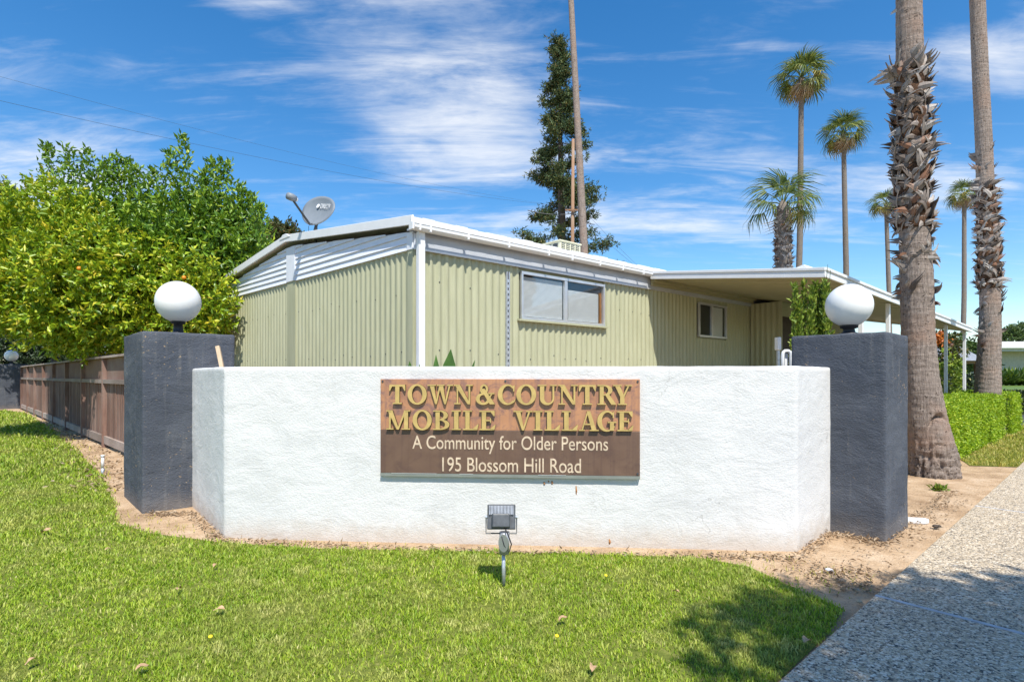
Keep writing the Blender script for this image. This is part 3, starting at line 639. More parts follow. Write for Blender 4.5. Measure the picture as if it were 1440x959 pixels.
# ------------------------------------------------------------------ mobile home
C0 = Vector((-1.36, 7.5)); UU = Vector((.765,.644)); EE = Vector((-.724,.690))
S = Frame(C0, UU)                       # long side, s to the right
E = Frame(C0, EE, -1)                   # gable end, s to the left
HL, HW, ZC, ZE, ZR = 16.6, 7.7, 3.195, 3.44, 3.88
home = thing('mobile_home', 'pale green corrugated mobile home with white low gable roof behind the wall', 'house', (C0.x,C0.y,0))
def corrugated(fr, a0, a1, z0, z1, mt=M_['siding'], pitch=.135, amp=.014, base=0.0, ztop=None):
    n = max(4, int((a1-a0)/pitch*10)); mb = MB(); vs = []
    for i in range(n+1):
        a = a0+(a1-a0)*i/n; ph = 2*math.pi*a/pitch; o = base+amp*math.tanh(1.6*math.cos(ph))/.92
        vs += [fr(a,o,z0), fr(a,o,z1)]
    mb.add(vs, [(2*i,2*i+2,2*i+3,2*i+1) for i in range(n)])
    return mb.build('corrugated_panel', mt, home, True)
core = MB(); fl = .03
core.fbox(S, .03, HL, -.20, -fl, 0, ZE+.02); core.build('side_wall_core', M_['siding'], home)
MB().fbox(E, .03, HW, -.20, -fl, 0, ZC+.05).build('end_wall_core', M_['siding'], home)
bk = Frame(E(HW,0,0), UU); MB().fbox(bk, 0, HL, -.05, .05, 0, ZE).build('back_wall', M_['siding'], home)
rt = Frame(S(HL,0,0), EE, -1); MB().fbox(rt, 0, HW, -.05, .05, 0, ZE).build('far_end_wall', M_['siding'], home)
# window openings on the long side
W1 = (S.s_at(731), S.s_at(848), 2.36, 3.135); W2 = (S.s_at(981), S.s_at(1020), 2.32, 3.10)
sp = S.s_at(712); shed = S.s_at(1055)
corrugated(S, .06, W1[0]-.02, 0, ZC+.012)
corrugated(S, W1[0]-.02, W1[1]+.02, 0, W1[2]-.03)
corrugated(S, W1[1]+.02, W2[0]-.02, 0, ZC+.012)
corrugated(S, W2[0]-.02, W2[1]+.02, 0, W2[2]-.03); corrugated(S, W2[0]-.02, W2[1]+.02, W2[3], ZC+.012)
corrugated(S, W2[1]+.02, HL, 0, ZC+.012)
MB().fbox(S, -.012, .07, -.01, .030, 0, ZC).build('corner_trim', M_['siding'], home)
MB().fbox(E, -.012, .10, -.01, .030, 0, ZC).build('corner_trim', M_['siding'], home)
t0, t1 = E.s_at(417), E.s_at(406)
corrugated(E, .10, t0, 0, ZC+.012); corrugated(E, t1, HW, 0, ZC+.012)
MB().fbox(E, t0-.01, t1+.01, 0, .026, 0, ZC+.01).build('pilaster_trim', M_['siding'], home)
rsc = random.Random(3)
scm = MB().lathe([(.011,0),(.009,.004),(.001,.006)], (0,0,0), 8).mesh('screw', M_['dark_metal'])
for fr, a0, a1_, zz in ((E,.4,7.4,2.62),(E,.3,7.4,1.75),(S,.35,1.4,2.75),(S,.4,1.6,1.8),(S,2.2,5.4,1.75),(S,4.4,5.4,2.7)):
    a = a0
    while a < a1_:
        aa = round(a/.135)*.135; o = obj('screw', scm, home, fr(aa, .0165, zz+rsc.uniform(-.04,.04))); o.rotation_euler = fr.n.to_track_quat('Z','Y').to_euler(); a += rsc.choice((.27,.405,.54))
# slotted steel upright
ss = MB(); zt = S.sz(712,383)[1]; ss.fbox(S, sp-.035, sp-.012, .016, .05, 0, zt); ss.fbox(S, sp+.012, sp+.035, .016, .05, 0, zt)
ss.build('slotted_upright', M_['galv'], home)
sb = MB().fbox(S, sp-.012, sp+.012, .016, .030, 0, zt).build('slot_backing', M_['black'], home)
for i in range(34): MB().fbox(S, sp-.012, sp+.012, .030, .047, .05+i*.087, .05+i*.087+.045).build('slot_web', M_['alu'], sb)
def window(w, sill=True, dark_half=False):
    a0,a1_,z0,z1 = w; am = (a0+a1_)/2 - (.0 if not dark_half else .05)
    fr = MB(); k = .045
    fr.fbox(S,a0,a1_,.0,.05,z1-k,z1); fr.fbox(S,a0,a1_,.0,.055,z0,z0+k); fr.fbox(S,a0,a0+k*.8,.0,.048,z0+k,z1-k); fr.fbox(S,a1_-k*.8,a1_,.0,.048,z0+k,z1-k)
    wn = fr.build('window', M_['alu'], home)
    MB().fbox(S,am-.035,am+.035,.004,.046,z0+k+.001,z1-k-.001).build('window_frame', M_['alu'], wn)
    for x0,x1 in ((a0+k,am-.03),(am+.03,a1_-k)): MB().fbox(S,x0,x1,.012,.017,z0+k,z1-k).build('pane', M_['glass'], wn)
    MB().fbox(S,a0+.02,a1_-.02,-.0295,-.027,z0+.02,z1-.02).build('dark_room', M_['room_dark'], wn)
    if sill:
        MB().fbox(S,a0-.07,a1_+.07,.0,.075,z0-.032,z0-.002).build('sill', M_['siding'], wn)
        x0,x1 = a0+.16,am-.06
        n = 34
        for i in range(n):
            z = z0+.06+i*(z1-z0-.13)/n
            MB().fbox(S,a0+.06,am-.05,-.020,-.004,z,z+.014).build('blind_slat', M_['blind'], wn)
            if i < n*.80: MB().fbox(S,am+.10,a1_-.13,-.020,-.004,z,z+.014).build('blind_slat', M_['blind'], wn)
        MB().fbox(S,a1_-.10,a1_-.05,-.022,.008,z0+.05,z1-.16).build('wood_jamb', M_['wood_orange'], wn)
    else:
        MB().fbox(S,am+.05,a1_-.12,-.020,-.006,z0+.05,z1-.06).build('blind', M_['blind'], wn)
window(W1); window(W2, False, True)
# fascia band under the eave of the long side
for z0,z1,o in ((ZC,ZC+.10,.040),(ZC+.10,ZC+.20,.032),(ZC+.20,ZE,.026)): 
    MB().fbox(S,-.02,HL,-.01,o,z0+.002,z1).build('fascia_board', M_['band'], home)
MB().fbox(S,-.02,S.s_at(912),.041,.052,ZC-.006,ZC+.022).build('drip_strip', M_['white_old'], home)
# lap siding in the gable
def rake(s): return ZE+ (ZR-ZE)*(1-abs(s-HW/2)/(HW/2))
def laps(s0, s1):
    z = ZC+.004; h = .1
    while z < ZR:
        za = z+h
        lo = [s for s in np.linspace(s0,s1,60) if rake(s) > z+.015]
        if lo:
            a, b = min(lo), max(lo); mb = MB()
            n = 12; vs = []
            for i in range(n+1):
                s = a+(b-a)*i/n; zt_ = min(za, rake(s)); vs += [E(s,.034,z), E(s,.034-.024*(zt_-z)/h,zt_), E(s,-.01,z), E(s,-.01,zt_)]
            for i in range(n):
                q = 4*i; mb.add([], []); 
            fs = []
            for i in range(n):
                q=4*i; r=q+4; fs += [(q,q+1,r+1,r),(q,r,r+2,q+2),(q+2,r+2,r+3,q+3)]
            mb.add(vs, fs); mb.build('siding_board', M_['lap'], home)
        z = za
MB().add([E(0,-.012,ZC),E(HW,-.012,ZC),E(HW,-.012,ZE),E(HW/2,-.012,ZR),E(0,-.012,ZE)],[(0,1,2,3,4)]).build('gable_sheathing', M_['lap'], home)
laps(.12, t0-.012); laps(t1+.012, HW-.05)
MB().fbox(E,t0-.012,t1+.012,0,.042,ZC+.012,rake(t0)-.01).build('pilaster_trim', M_['lap'], home)
MB().fbox(E,-.016,.115,0,.040,ZC+.002,ZE).build('corner_board', M_['lap'], home)
MB().fbox(S,-.014,.09,.0,.048,ZC+.024,ZE-.03).build('corner_board', M_['lap'], home)
# roof
OV, OE = .12, .10
def roofpt(s_side, e, z): return Vector((C0.x,C0.y,0))+Vector((UU.x,UU.y,0))*s_side+Vector((EE.x,EE.y,0))*e+Vector((0,0,z))
def slope(e0,z0,e1,z1,name):
    mb = MB(); th=.05
    p = [roofpt(-OE,e0,z0),roofpt(HL+.1,e0,z0),roofpt(HL+.1,e1,z1),roofpt(-OE,e1,z1)]
    return mb.hexa(p+[q+Vector((0,0,th)) for q in p]).build(name, M_['white_old'], home)
slope(-OV,ZE+.09,HW/2,ZR+.09,'roof_panel'); slope(HW/2,ZR+.09,HW+OV,ZE+.09,'roof_panel')
def rake_trim(e0,z0,e1,z1):
    n = 1; p = [(e0,z0),(e1,z1)]; mb = MB()
    a = [roofpt(-OE-.02,e0,z0-.035),roofpt(-OE+.006,e0,z0-.035),roofpt(-OE+.006,e1,z1-.035),roofpt(-OE-.02,e1,z1-.035)]
    mb.hexa(a+[q+Vector((0,0,.135)) for q in a]); return soft(mb.build('rake_trim', M_['white_paint'], home), .006)
rake_trim(-OV-.02,ZE+.09,HW/2,ZR+.09); rake_trim(HW/2+.002,ZR+.09,HW+OV,ZE+.09)
# soffit closing under the rake on the long side, eave edging and gutter
MB().fbox(S,-OE,HL,-.02,OV-.012,ZE+.003,ZE+.030).build('soffit', M_['band'], home)
EF = MB(); n = 90
for i in range(n):
    a = -OE-.02+(HL+.1)*i/n; b = -OE-.02+(HL+.1)*(i+1)/n; w = .006*math.sin(i*1.9)+.005*math.sin(i*.7)
    EF.hexa([S(a,OV+.022+w*.4,ZE+.055),S(b,OV+.022+w*.4,ZE+.055),S(b,OV,ZE+.055),S(a,OV,ZE+.055),S(a,OV+.020+w*.4,ZE+.165+w),S(b,OV+.020+w*.4,ZE+.165+w),S(b,OV-.01,ZE+.175+w),S(a,OV-.01,ZE+.175+w)])
EF.build('eave_edging', M_['white_old'], home)
gu = MB(); pr = [(.0,.0),(.055,-.002),(.085,.03),(.088,.075),(.094,.078),(.094,.084),(.078,.084),(.074,.034),(.05,.010),(.004,.012)]
for a,b in ((-OE-.02, S.s_at(905)),):
    vs = [S(a,OV+.023+o,ZE-.022+z) for o,z in pr]+[S(b,OV+.023+o,ZE-.022+z) for o,z in pr]; n=len(pr)
    gu.add(vs,[(i,i+1,n+i+1,n+i) for i in range(n-1)]+[tuple(range(n-1,-1,-1)),tuple(range(n,2*n))])
gt = gu.build('gutter', M_['white_paint'], home)
for px in (578,588,603,656,713,769,802,841,873,902):
    a = S.s_at(px,.18); MB().fbox(S,a-.012,a+.012,OV+.022,OV+.123,ZE-.027,ZE+.066).build('gutter_strap', M_['white_old'], gt)
a = S.s_at(593.5,.14)
dp = soft(MB().fbox(S,a-.050,a+.050,.06,.145,1.55,ZE-.018).build('downspout', M_['white_paint'], home), .008)
MB().fbox(S,a-.075,a+.075,.04,.165,1.50,1.549).build('downspout_shoe', M_['white_paint'], dp)
soft(MB().fbox(S,a-.045,a+.045,.065,.140,0,1.47).build('downspout', M_['dark_metal'], home), .008)
# ridge cap
rc = [roofpt(-OE-.03,HW/2-.22,ZR+.125),roofpt(1.2,HW/2-.22,ZR+.125),roofpt(1.2,HW/2+.22,ZR+.125),roofpt(-OE-.03,HW/2+.22,ZR+.125)]
rk = MB(); tp = [roofpt(-OE-.03,HW/2-.06,ZR+.20),roofpt(HL,HW/2-.06,ZR+.20),roofpt(HL,HW/2+.06,ZR+.20),roofpt(-OE-.03,HW/2+.06,ZR+.20)]
rc[1] = roofpt(HL,HW/2-.22,ZR+.125); rc[2] = roofpt(HL,HW/2+.22,ZR+.125)
rk.hexa(rc+tp).build('ridge_cap', M_['white_old'], home)
# projecting store room under the carport
SH = Frame(S(shed,0,0), (-EE.x,-EE.y), 1); SH.n = -S.u.copy()
st = thing('store_room', 'shaded green panelled store room under the carport roof', 'shed', tuple(S(shed,.02,0)))
home_keep = home; home = st
MB().fbox(S, shed, shed+2.2, .03, .72, 0, 3.26).build('wall_core', M_['siding'], st)
n = 40; vs = []
for i in range(n+1):
    o = .03+.70*i/n; q = .012*math.tanh(1.6*math.cos(2*math.pi*i/n*5.2)); vs += [S(shed-.016-q,o,0),S(shed-.016-q,o,3.25)]
MB().add(vs,[(2*i,2*i+2,2*i+3,2*i+1) for i in range(n)]).build('corrugated_panel', M_['siding'], st, True)
MB().fbox(S, shed-.035, shed-.004, .73, .80, 0, 3.26).build('corner_trim', M_['siding'], st)
MB().fbox(S, shed+.10, shed+1.0, .722, .75, 0, 2.9).build('door', M_['porch_dark'], st)
home = home_keep

# ------------------------------------------------------------------ carport
A_ = S(S.s_at(908),.15,0).to_2d(); B_ = Vector((4.72,8.16)); C_ = Vector((13.58,16.0)); D_ = S(17.2,.10,0).to_2d()
CD = (C_-B_).normalized(); zA, zB_, zC_, zD = 3.40, 2.955, 2.76, 3.36
cp = thing('carport', 'white edged carport roof on slim white posts beside the home', 'carport', (B_.x,B_.y,0))
def V3(p, z): return Vector((p.x, p.y, z))
crn = [V3(A_,zA), V3(B_,zB_), V3(C_,zC_), V3(D_,zD)]
def sheetslab(dz0, dz1, name, mt):
    mb = MB(); mb.hexa([p+Vector((0,0,dz0)) for p in crn]+[p+Vector((0,0,dz1)) for p in crn]); return mb.build(name, mt, cp)
sheetslab(0,.012,'ceiling_sheet',M_['beige_soffit']); sheetslab(.09,.11,'roof_sheet',M_['white_old'])
for p, q in ((0,1),(1,2),(2,3)):
    a, b = crn[p], crn[q]; f = Frame(a, b-a)
    for z0,z1,o in ((-.028,.032,.026),(.034,.074,.016),(.076,.125,.036)):
        up = lambda v, z: v+Vector((0,0,z))
        e = (b-a).normalized()*.02; a2, b2 = a-e, b+e
        mb = MB().hexa([up(a2+f.n*o,z0),up(b2+f.n*o,z0),up(b2-f.n*.005,z0),up(a2-f.n*.005,z0),up(a2+f.n*o,z1),up(b2+f.n*o,z1),up(b2-f.n*.005,z1),up(a2-f.n*.005,z1)])
        soft(mb.build('edge_trim', M_['white_paint'], cp), .006)
for z0,z1,o in ((-.125,-.065,.10),(-.063,-.006,.16)):
    MB().fbox(S, S.s_at(912), shed-.02, .053, o, 3.395+z0, 3.395+z1).build('ledger_strip', M_['beige_soffit'], cp)
# roof ribs seen from below
for i in range(1, 24):
    t = i/24; a = crn[0].lerp(crn[3],t); b = crn[1].lerp(crn[2],t); w = (crn[3]-crn[0]).normalized()*.012; dn = Vector((0,0,-.012)); up = Vector((0,0,.002))
    MB().hexa([a-w+dn,b-w+dn,b+w+dn,a+w+dn,a-w+up,b-w+up,b+w+up,a+w+up]).build('ceiling_rib', M_['beige_soffit'], cp)
CF = Frame(B_, CD); CLn = (C_-B_).length
for px, dbl in ((1212,0),(1250,1),(1297,0),(1331,1),(1357,0)):
    t = CF.s_at(px, -.11); zt = zB_+(zC_-zB_)*t/CLn-.002
    p = soft(MB().fbox(CF, t-.035, t+.035, -.16, -.09, 0, zt).build('post', M_['white_paint'], cp), .005)
    if dbl: MB().fbox(CF, t+.055, t+.085, -.15, -.10, 0, zt).build('post_channel', M_['dark_metal'], p)
    if px in (1331,): MB().fbox(CF, t-.12, t+.16, -.24, .0, .0, .62).build('post_base', M_['white_paint'], p)
v0 = crn[0].lerp(crn[1],.80)+Vector((.15,.25,.1)); v1 = crn[0].lerp(crn[1],.95)+Vector((.1,.25,.1)); bk_ = Vector((UU.x,UU.y,0))*.6
MB().add([v0,v1,v0.lerp(v1,.75)+Vector((0,0,.13)),v1+bk_,v0+bk_,v0.lerp(v1,.75)+bk_+Vector((0,0,.13))], [(0,1,2),(1,3,5,2),(3,4,5),(4,0,2,5)]).build('roof_vent', M_['white_paint'], cp)

# ------------------------------------------------------------------ roof cooler and dish
def cooler():
    c = P(806, 352, 11.3); f = Frame((c.x-.30, c.y-.25), UU); z = 3.46
    t = thing('roof_cooler', 'beige louvred cooler box on the white roof', 'cooler', (c.x,c.y,z))
    zt = P(806,338,11.0).z
    soft(MB().fbox(f,0,.62,-.75,0,z,zt).build('cabinet', M_['cooler'], t), .01)
    soft(MB().fbox(f,-.02,.64,-.77,.02,zt,zt+.03).build('lid', M_['cooler'], t), .008)
    for i in range(4):
        MB().fbox(f,.05+i*.14,.15+i*.14,.001,.006,zt-.19,zt-.03).build('louvre_panel', M_['dark_metal'], t)
        for j in range(4): MB().fbox(f,.055+i*.14,.145+i*.14,.0065,.012,zt-.18+j*.038,zt-.165+j*.038).build('louvre_slat', M_['cooler'], t)
    g = Frame(f(0,0,0), (-f.n.x,-f.n.y)); g.n = -f.u.copy()
    for i in range(3): MB().fbox(g,.06+i*.19,.20+i*.19,.001,.006,zt-.19,zt-.03).build('louvre_panel', M_['dark_metal'], t)
cooler()
def dish():
    d = 9.7; c = P(446,296,d); base = P(444,332,d)
    t = thing('satellite_dish', 'grey satellite dish with white lettering on the roof ridge', 'satellite dish', (base.x,base.y,base.z))
    nn = Vector((-.50,-.80,.33)).normalized(); xx = Vector((0,0,1)).cross(nn).normalized(); yy = nn.cross(xx)
    xx2 = xx
    if xx.x < 0: xx = -xx
    ang = R(-16); X = xx*math.cos(ang)-yy*math.sin(ang)*-1*-1; X = (xx*math.cos(ang)+yy*math.sin(ang)).normalized(); Y = (yy*math.cos(ang)-xx*math.sin(ang)).normalized()
    a, b = .47, .29; mb = MB(); nr, na = 7, 40; vs = [c-nn*.06]; fs = []
    def dp(r, k, o): 
        th = 2*math.pi*k/na; return c + X*a*r*math.cos(th)*(1+.10*math.sin(th)) + Y*b*r*math.sin(th) + nn*(-.06+.06*r*r+o)
    vs = [dp(0,0,0)]+[dp(r/nr,k,0) for r in range(1,nr+1) for k in range(na)]
    fs = [(0,1+k,1+(k+1)%na) for k in range(na)]+[(1+(r-1)*na+k,1+r*na+k,1+r*na+(k+1)%na,1+(r-1)*na+(k+1)%na) for r in range(1,nr) for k in range(na)]
    o = mb.add(vs, fs).build('reflector', M_['dish'], t, True)
    sm = o.modifiers.new('thick','SOLIDIFY'); sm.thickness = .016
    me, co = text_mesh('DIRECTV', 'dish_lettering', M_['white_paint'], .5); w = co[:,0].max()
    Q = []
    for x,y,z in co:
        u, v = -.02+x/w*.34, .07+(y/.7)*.085; r2 = (u/a)**2+(v/b)**2; Q.append(tuple(c+X*u+Y*v+nn*(-.06+.06*r2+.022+z*.002)))
    me.vertices.foreach_set('co', np.array(Q,np.float32).ravel()); me.update(); obj('lettering', me, t)['kind'] = 'stuff'
    dv = [c+X*(-.09+.038*math.cos(k*math.pi/10))+Y*(.10+.04*math.sin(k*math.pi/10))+nn*(-.035) for k in range(20)]
    MB().add(dv+[v+nn*.012 for v in dv],[tuple(range(20)),tuple(range(39,19,-1))]+[(i,20+i,20+(i+1)%20,(i+1)%20) for i in range(20)]).build('round_emblem', M_['white_paint'], t)
    f0 = P(436,316,d-.10); f1 = P(411.5,281,d-.45)
    MB().tube([c-Y*.24-nn*.05, f0, f1], [.018,.020,.018], 10).build('feed_arm', M_['dark_metal'], t)
    hd = P(409,277,d-.47); dirv = (c-hd).normalized()
    MB().tube([hd-dirv*.06-Vector((0,0,.01)), hd+dirv*.02, hd+dirv*.09], [.06,.065,.055], 14).build('feed_head', M_['dish'], t, True)
    MB().tube([hd+dirv*.09, hd+dirv*.13], [.045,.030], 14).build('feed_horn', M_['white_paint'], t, True)
    MB().tube([base-Vector((0,0,.12)), P(444.5,318,d), c-nn*.10-Y*.12], .026, 12).build('mast', M_['dark_metal'], t)
    MB().tube([P(438,330,d)-Vector((0,0,.1)), P(443,318,d)], .010, 8).build('strut', M_['dark_metal'], t)
    MB().tube([P(434.5,332,d)-Vector((0,0,.1)), P(434,318,d-.1)], .004, 6).build('cable', M_['black'], t)
dish()

# ------------------------------------------------------------------ fence
fence = thing('wooden_fence', 'weathered brown wooden board fence with top rail left of the dark pillar', 'fence', tuple(FO+FU*8))
FF = Frame(FO, FU, -1); K0, K1 = -3.9, 20.4; FZ = 1.83
pst = MB().box(-.05,.05,-.05,.05,-.1,FZ-.03).mesh('post', M_['fence']); ang = math.atan2(FU.y,FU.x)
def put(me, name, a, o, z, parent): 
    p = FF(a,o,z); return obj(name, me, parent, p, (0,0,ang))
k = 1.48-5.0
posts = []
while k <= K1+.1:
    put(pst,'post',k,.03,0,fence); posts.append(k); k += 2.5
bd = [MB().box(-.050,.050,-.009,.009,.20,1.30+h).mesh('board', M_['fence']) for h in (0,.004,.008)]
pn = MB().box(-1.19,1.19,-.010,.010,1.36,FZ-.035).mesh('upper_panel', M_['fence'])
i = 0; a = K0
while a < K1-.1:
    if min(abs(a-p) for p in posts) > .10: put(random.choice(bd),'board',a,random.uniform(-.006,.006),0,fence)
    a += .150
for p0 in posts:
    if p0+1.25 < K1+.3: put(pn,'upper_panel',p0+1.25,-.004,0,fence)
for k in range(len(posts)-1):
    a0, a1_ = posts[k]-.049, posts[k+1]-.051
    MB().fbox(FF,a0,a1_,-.045,.095,FZ-.03,FZ+.012).build('top_rail', M_['rail'], fence)
    MB().fbox(FF,a0+.1,a1_+.002-.0,.012,.075,1.29,1.37).build('middle_rail', M_['rail'], fence)
    MB().fbox(FF,a0+.1,a1_,.011,.060,.06,.215).build('kick_board', M_['rail'], fence)
    MB().fbox(FF,a0+.1,a1_,-.06,-.015,.30,.39).build('back_rail', M_['fence'], fence)

# ------------------------------------------------------------------ foliage engine
def leaves_mesh(name, pos, dirs, length, width, mt, fold=.35, curl=.15, r=rng):
    n = len(pos); d = dirs/np.linalg.norm(dirs,axis=1,keepdims=True); rnd = r.normal(size=(n,3)); s = np.cross(d,rnd); s /= np.linalg.norm(s,axis=1,keepdims=True)+1e-9; up = np.cross(s,d)
    L = np.broadcast_to(length,(n,))[:,None]; W = np.broadcast_to(width,(n,))[:,None]
    b = pos; tip = pos+d*L-up*L*curl; m1 = pos+d*L*.5+s*W*.5+up*W*fold; m2 = pos+d*L*.5-s*W*.5+up*W*fold
    V = np.stack([b,m1,tip,m2],1).reshape(-1,3); k = np.arange(n)[:,None]*4
    T = np.concatenate([k+np.array([[0,1,2]]),k+np.array([[0,2,3]])],0)
    return npmesh(name, V, T, mt, 3)
def unit(n, r=rng):
    v = r.normal(size=(n,3)); return v/np.linalg.norm(v,axis=1,keepdims=True)
def shoots(centers, dirs, length, nleaf, r=rng, spread=.9, droop=0):
    """leaf positions and directions along many twigs"""
    m = len(centers); t = r.random((m,nleaf))**.8; L = np.broadcast_to(length,(m,))[:,None]
    pos = centers[:,None,:]+dirs[:,None,:]*(t*L)[...,None]+r.normal(0,.015,(m,nleaf,3))
    dd = dirs[:,None,:]*.7+unit(m*nleaf,r).reshape(m,nleaf,3)*spread; dd[...,2] -= droop
    return pos.reshape(-1,3), dd.reshape(-1,3)
def crown_points(lobes, dens, r=rng, inner=.55, bottom=None):
    out, dr = [], []
    for (cx,cy,cz,rx,ry,rz) in lobes:
        n = int(dens*(rx*ry*rz)**(2/3)); u = unit(n,r); rad = inner+(1-inner)*r.random(n)**.55
        rad *= 1+.16*wob(u[:,0]*2,u[:,1]*2,u[:,2]*2,1.4,cx+cz)
        p = np.stack([cx+u[:,0]*rx*rad, cy+u[:,1]*ry*rad, cz+u[:,2]*rz*rad],1); d = u*np.array([1/rx,1/ry,1/rz]); d /= np.linalg.norm(d,axis=1,keepdims=True); d[:,2] += .35
        out.append(p); dr.append(d/np.linalg.norm(d,axis=1,keepdims=True))
    p = np.concatenate(out); d = np.concatenate(dr)
    gap = wob(p[:,0],p[:,1],p[:,2],1.9,3.3); k = gap > -.40
    if bottom is not None: k &= p[:,2] > bottom + np.where(p[:,0] < -10.9, .66, 0)+.25*wob(p[:,0],p[:,1],0,2.2,1)
    return p[k], d[k]
def limbs(name, base, h, lobes, r0, mt, parent):
    mb = MB(); b = Vector(base); top = b+Vector((0,0,h)); mb.tube([b-Vector((0,0,.05)), b+Vector((.03,.02,h*.5)), top], [r0*1.25,r0,r0*.8], 12)
    for l in lobes:
        c = Vector(l[:3]); m = top.lerp(c,.5)+Vector((random.uniform(-.2,.2),random.uniform(-.2,.2),-.15)); mb.tube([top-Vector((0,0,.12)),m,c], [r0*.55,r0*.33,r0*.12], 8)
    return mb.build(name, mt, parent, True)
def broadleaf(name, label, cat, base, trunk_h, lobes, r0, mt, dens, nleaf, L, W, group=None, tw=.35, inner=.5, bottom=None, droop=0, extra=None, seed=1, trunk_mt=None):
    r = np.random.default_rng(seed); t = thing(name, label, cat, tuple(base), group)
    limbs('trunk', base, trunk_h, lobes, r0, trunk_mt or M_['bark'], t)
    p, d = crown_points(lobes, dens, r, inner, bottom); pos, dd = shoots(p, d, tw*r.uniform(.6,1.3,len(p)), nleaf, r, .95, droop)
    if extra is not None:
        e = extra(r); pos = np.concatenate([pos,e[0]]); dd = np.concatenate([dd,e[1]])
    n = len(pos); obj('crown', leaves_mesh('crown', pos, dd, L*r.uniform(.65,1.3,n), W*r.uniform(.7,1.25,n), mt, r=r), t); return t
# citrus tree carrying fruit, yellow green
yl = [(-11.0,13.0,4.05,2.3,2.0,1.75),(-9.3,12.3,3.4,1.9,1.6,1.35),(-12.2,15.1,4.2,1.9,1.8,1.7),(-7.9,12.1,3.2,1.15,1.2,1.15),(-11.8,13.2,3.0,2.2,1.6,1.0),(-13.4,17.3,4.2,1.8,1.4,1.3),(-7.25,12.3,2.75,.75,.8,.95),(-6.62,11.35,3.0,.50,.42,.85)]
ot = broadleaf('orange_tree', 'broad yellow green orange tree overhanging the brown fence', 'tree', (-10.9,14.5,0), 1.7, yl, .14, M_['citrus_yellow'], 560, 11, .142, .064, 'citrus trees behind the fence', .36, .45, 2.05, .15, seed=4)
broadleaf('orange_tree', 'farther yellow green citrus tree at the left picture edge', 'tree', (-20.0,23.6,0), 2.2, [(-20.2,22.9,5.2,2.1,1.6,2.1),(-18.6,22.6,4.6,1.6,1.3,1.6)], .14, M_['citrus_yellow'], 420, 10, .17, .075, 'citrus trees behind the fence', .36, .45, 2.4, .15, seed=6)
om = MB().lathe([(max(.002,.042*math.sin(a)),-.042*math.cos(a)) for a in np.linspace(0.05,math.pi-.05,9)], (0,0,0), 12).mesh('orange', M_['orange'], True)
ro = np.random.default_rng(5)
for i in range(20):
    l = yl[ro.integers(len(yl))]; u = unit(1,ro)[0]; u[1] = -abs(u[1])*1.2; u /= np.linalg.norm(u); u[2] = min(u[2],.5)
    q = obj('orange', om, ot, (l[0]+u[0]*l[3]*1.02,l[1]+u[1]*l[4]*1.04,max(2.2,l[2]+u[2]*l[5]*1.02)))
    q.scale = (1.05,1.05,1.0)
def sprouts(r):
    pts = [(95,207,12.9,70),(122,212,13,75),(66,205,13.4,60),(160,218,13,60),(192,235,13,60),(258,190,12.9,95),(240,216,13,70),(285,240,12.8,60),(318,228,12.8,55),(340,262,12.6,45),(365,290,12.4,40),(215,240,13,50),(300,225,12.9,60),(180,225,13.2,50),(145,232,13,45),(352,275,12.6,45)]
    A, B = [], []
    for (px,py,d,ln) in pts:
        tip = np.array(P(px,py,d)); n = 8; ln *= 1.25
        L = ln/F*d; base = tip+np.array([(.14*(220-px)/220)*L*1.2, r.uniform(-.2,.2), -L])
        t = r.random(260)[:,None]; c = base+(tip-base)*t + np.clip(r.normal(0,1,(260,3)),-1.5,1.5)*(.24*(1-t*.75))*np.array([1,1,.6]); v = (tip-base)/np.linalg.norm(tip-base)
        A.append(c); B.append(v*.8+unit(260,r)*.9)
    return np.concatenate(A), np.concatenate(B)
gl = [(-7.8,13.2,4.4,1.40,1.4,1.30),(-9.3,13.6,4.55,1.5,1.4,1.0),(-7.05,12.9,4.3,.85,1.0,1.0),(-10.4,13.7,4.5,.9,1.0,.75),(-7.9,13.3,3.9,1.9,1.5,1.3),(-6.9,12.8,3.6,.6,.8,.8)]
broadleaf('citrus_tree', 'taller dark green citrus tree with upright sprouts beside the home', 'tree', (-8.2,13.5,0), 2.0, gl, .13, M_['citrus_green'], 560, 11, .142, .058, 'citrus trees behind the fence', .40, .45, 2.1, .0, sprouts, seed=8)
# russet tree behind the home
c = P(378, 352, 19)
broadleaf('russet_tree', 'small russet green tree showing above the roof by the dish', 'tree', (c.x,c.y,0), 4.0, [(c.x+.2,c.y,c.z-.15,.95,.9,.95),(c.x-.7,c.y,c.z-.7,.8,.8,.8),(c.x+.55,c.y,c.z+.15,.5,.5,.6)], .10, M_['russet'], 620, 10, .16, .07, None, .35, .4, seed=11)
c = P(-8, 300, 55)
broadleaf('grey_tree', 'grey green treetop at the left edge of the picture', 'tree', (c.x,c.y,0), 11, [(c.x,c.y,c.z-2,2.2,2.2,5.0)], .3, M_['mid_leaf'], 420, 8, .4, .16, None, .9, .4, seed=12)
c = P(5, 480, 27)
broadleaf('dark_shrub', 'dark shaded shrub behind the far fence pillar', 'shrub', (c.x-1,c.y,0), .8, [(c.x-1,c.y,2.0,3.2,1.5,1.7),(c.x+1.6,c.y+1.2,1.8,1.6,1.2,1.5)], .08, M_['dark_leaf'], 420, 9, .2, .09, None, .4, .3, seed=13)

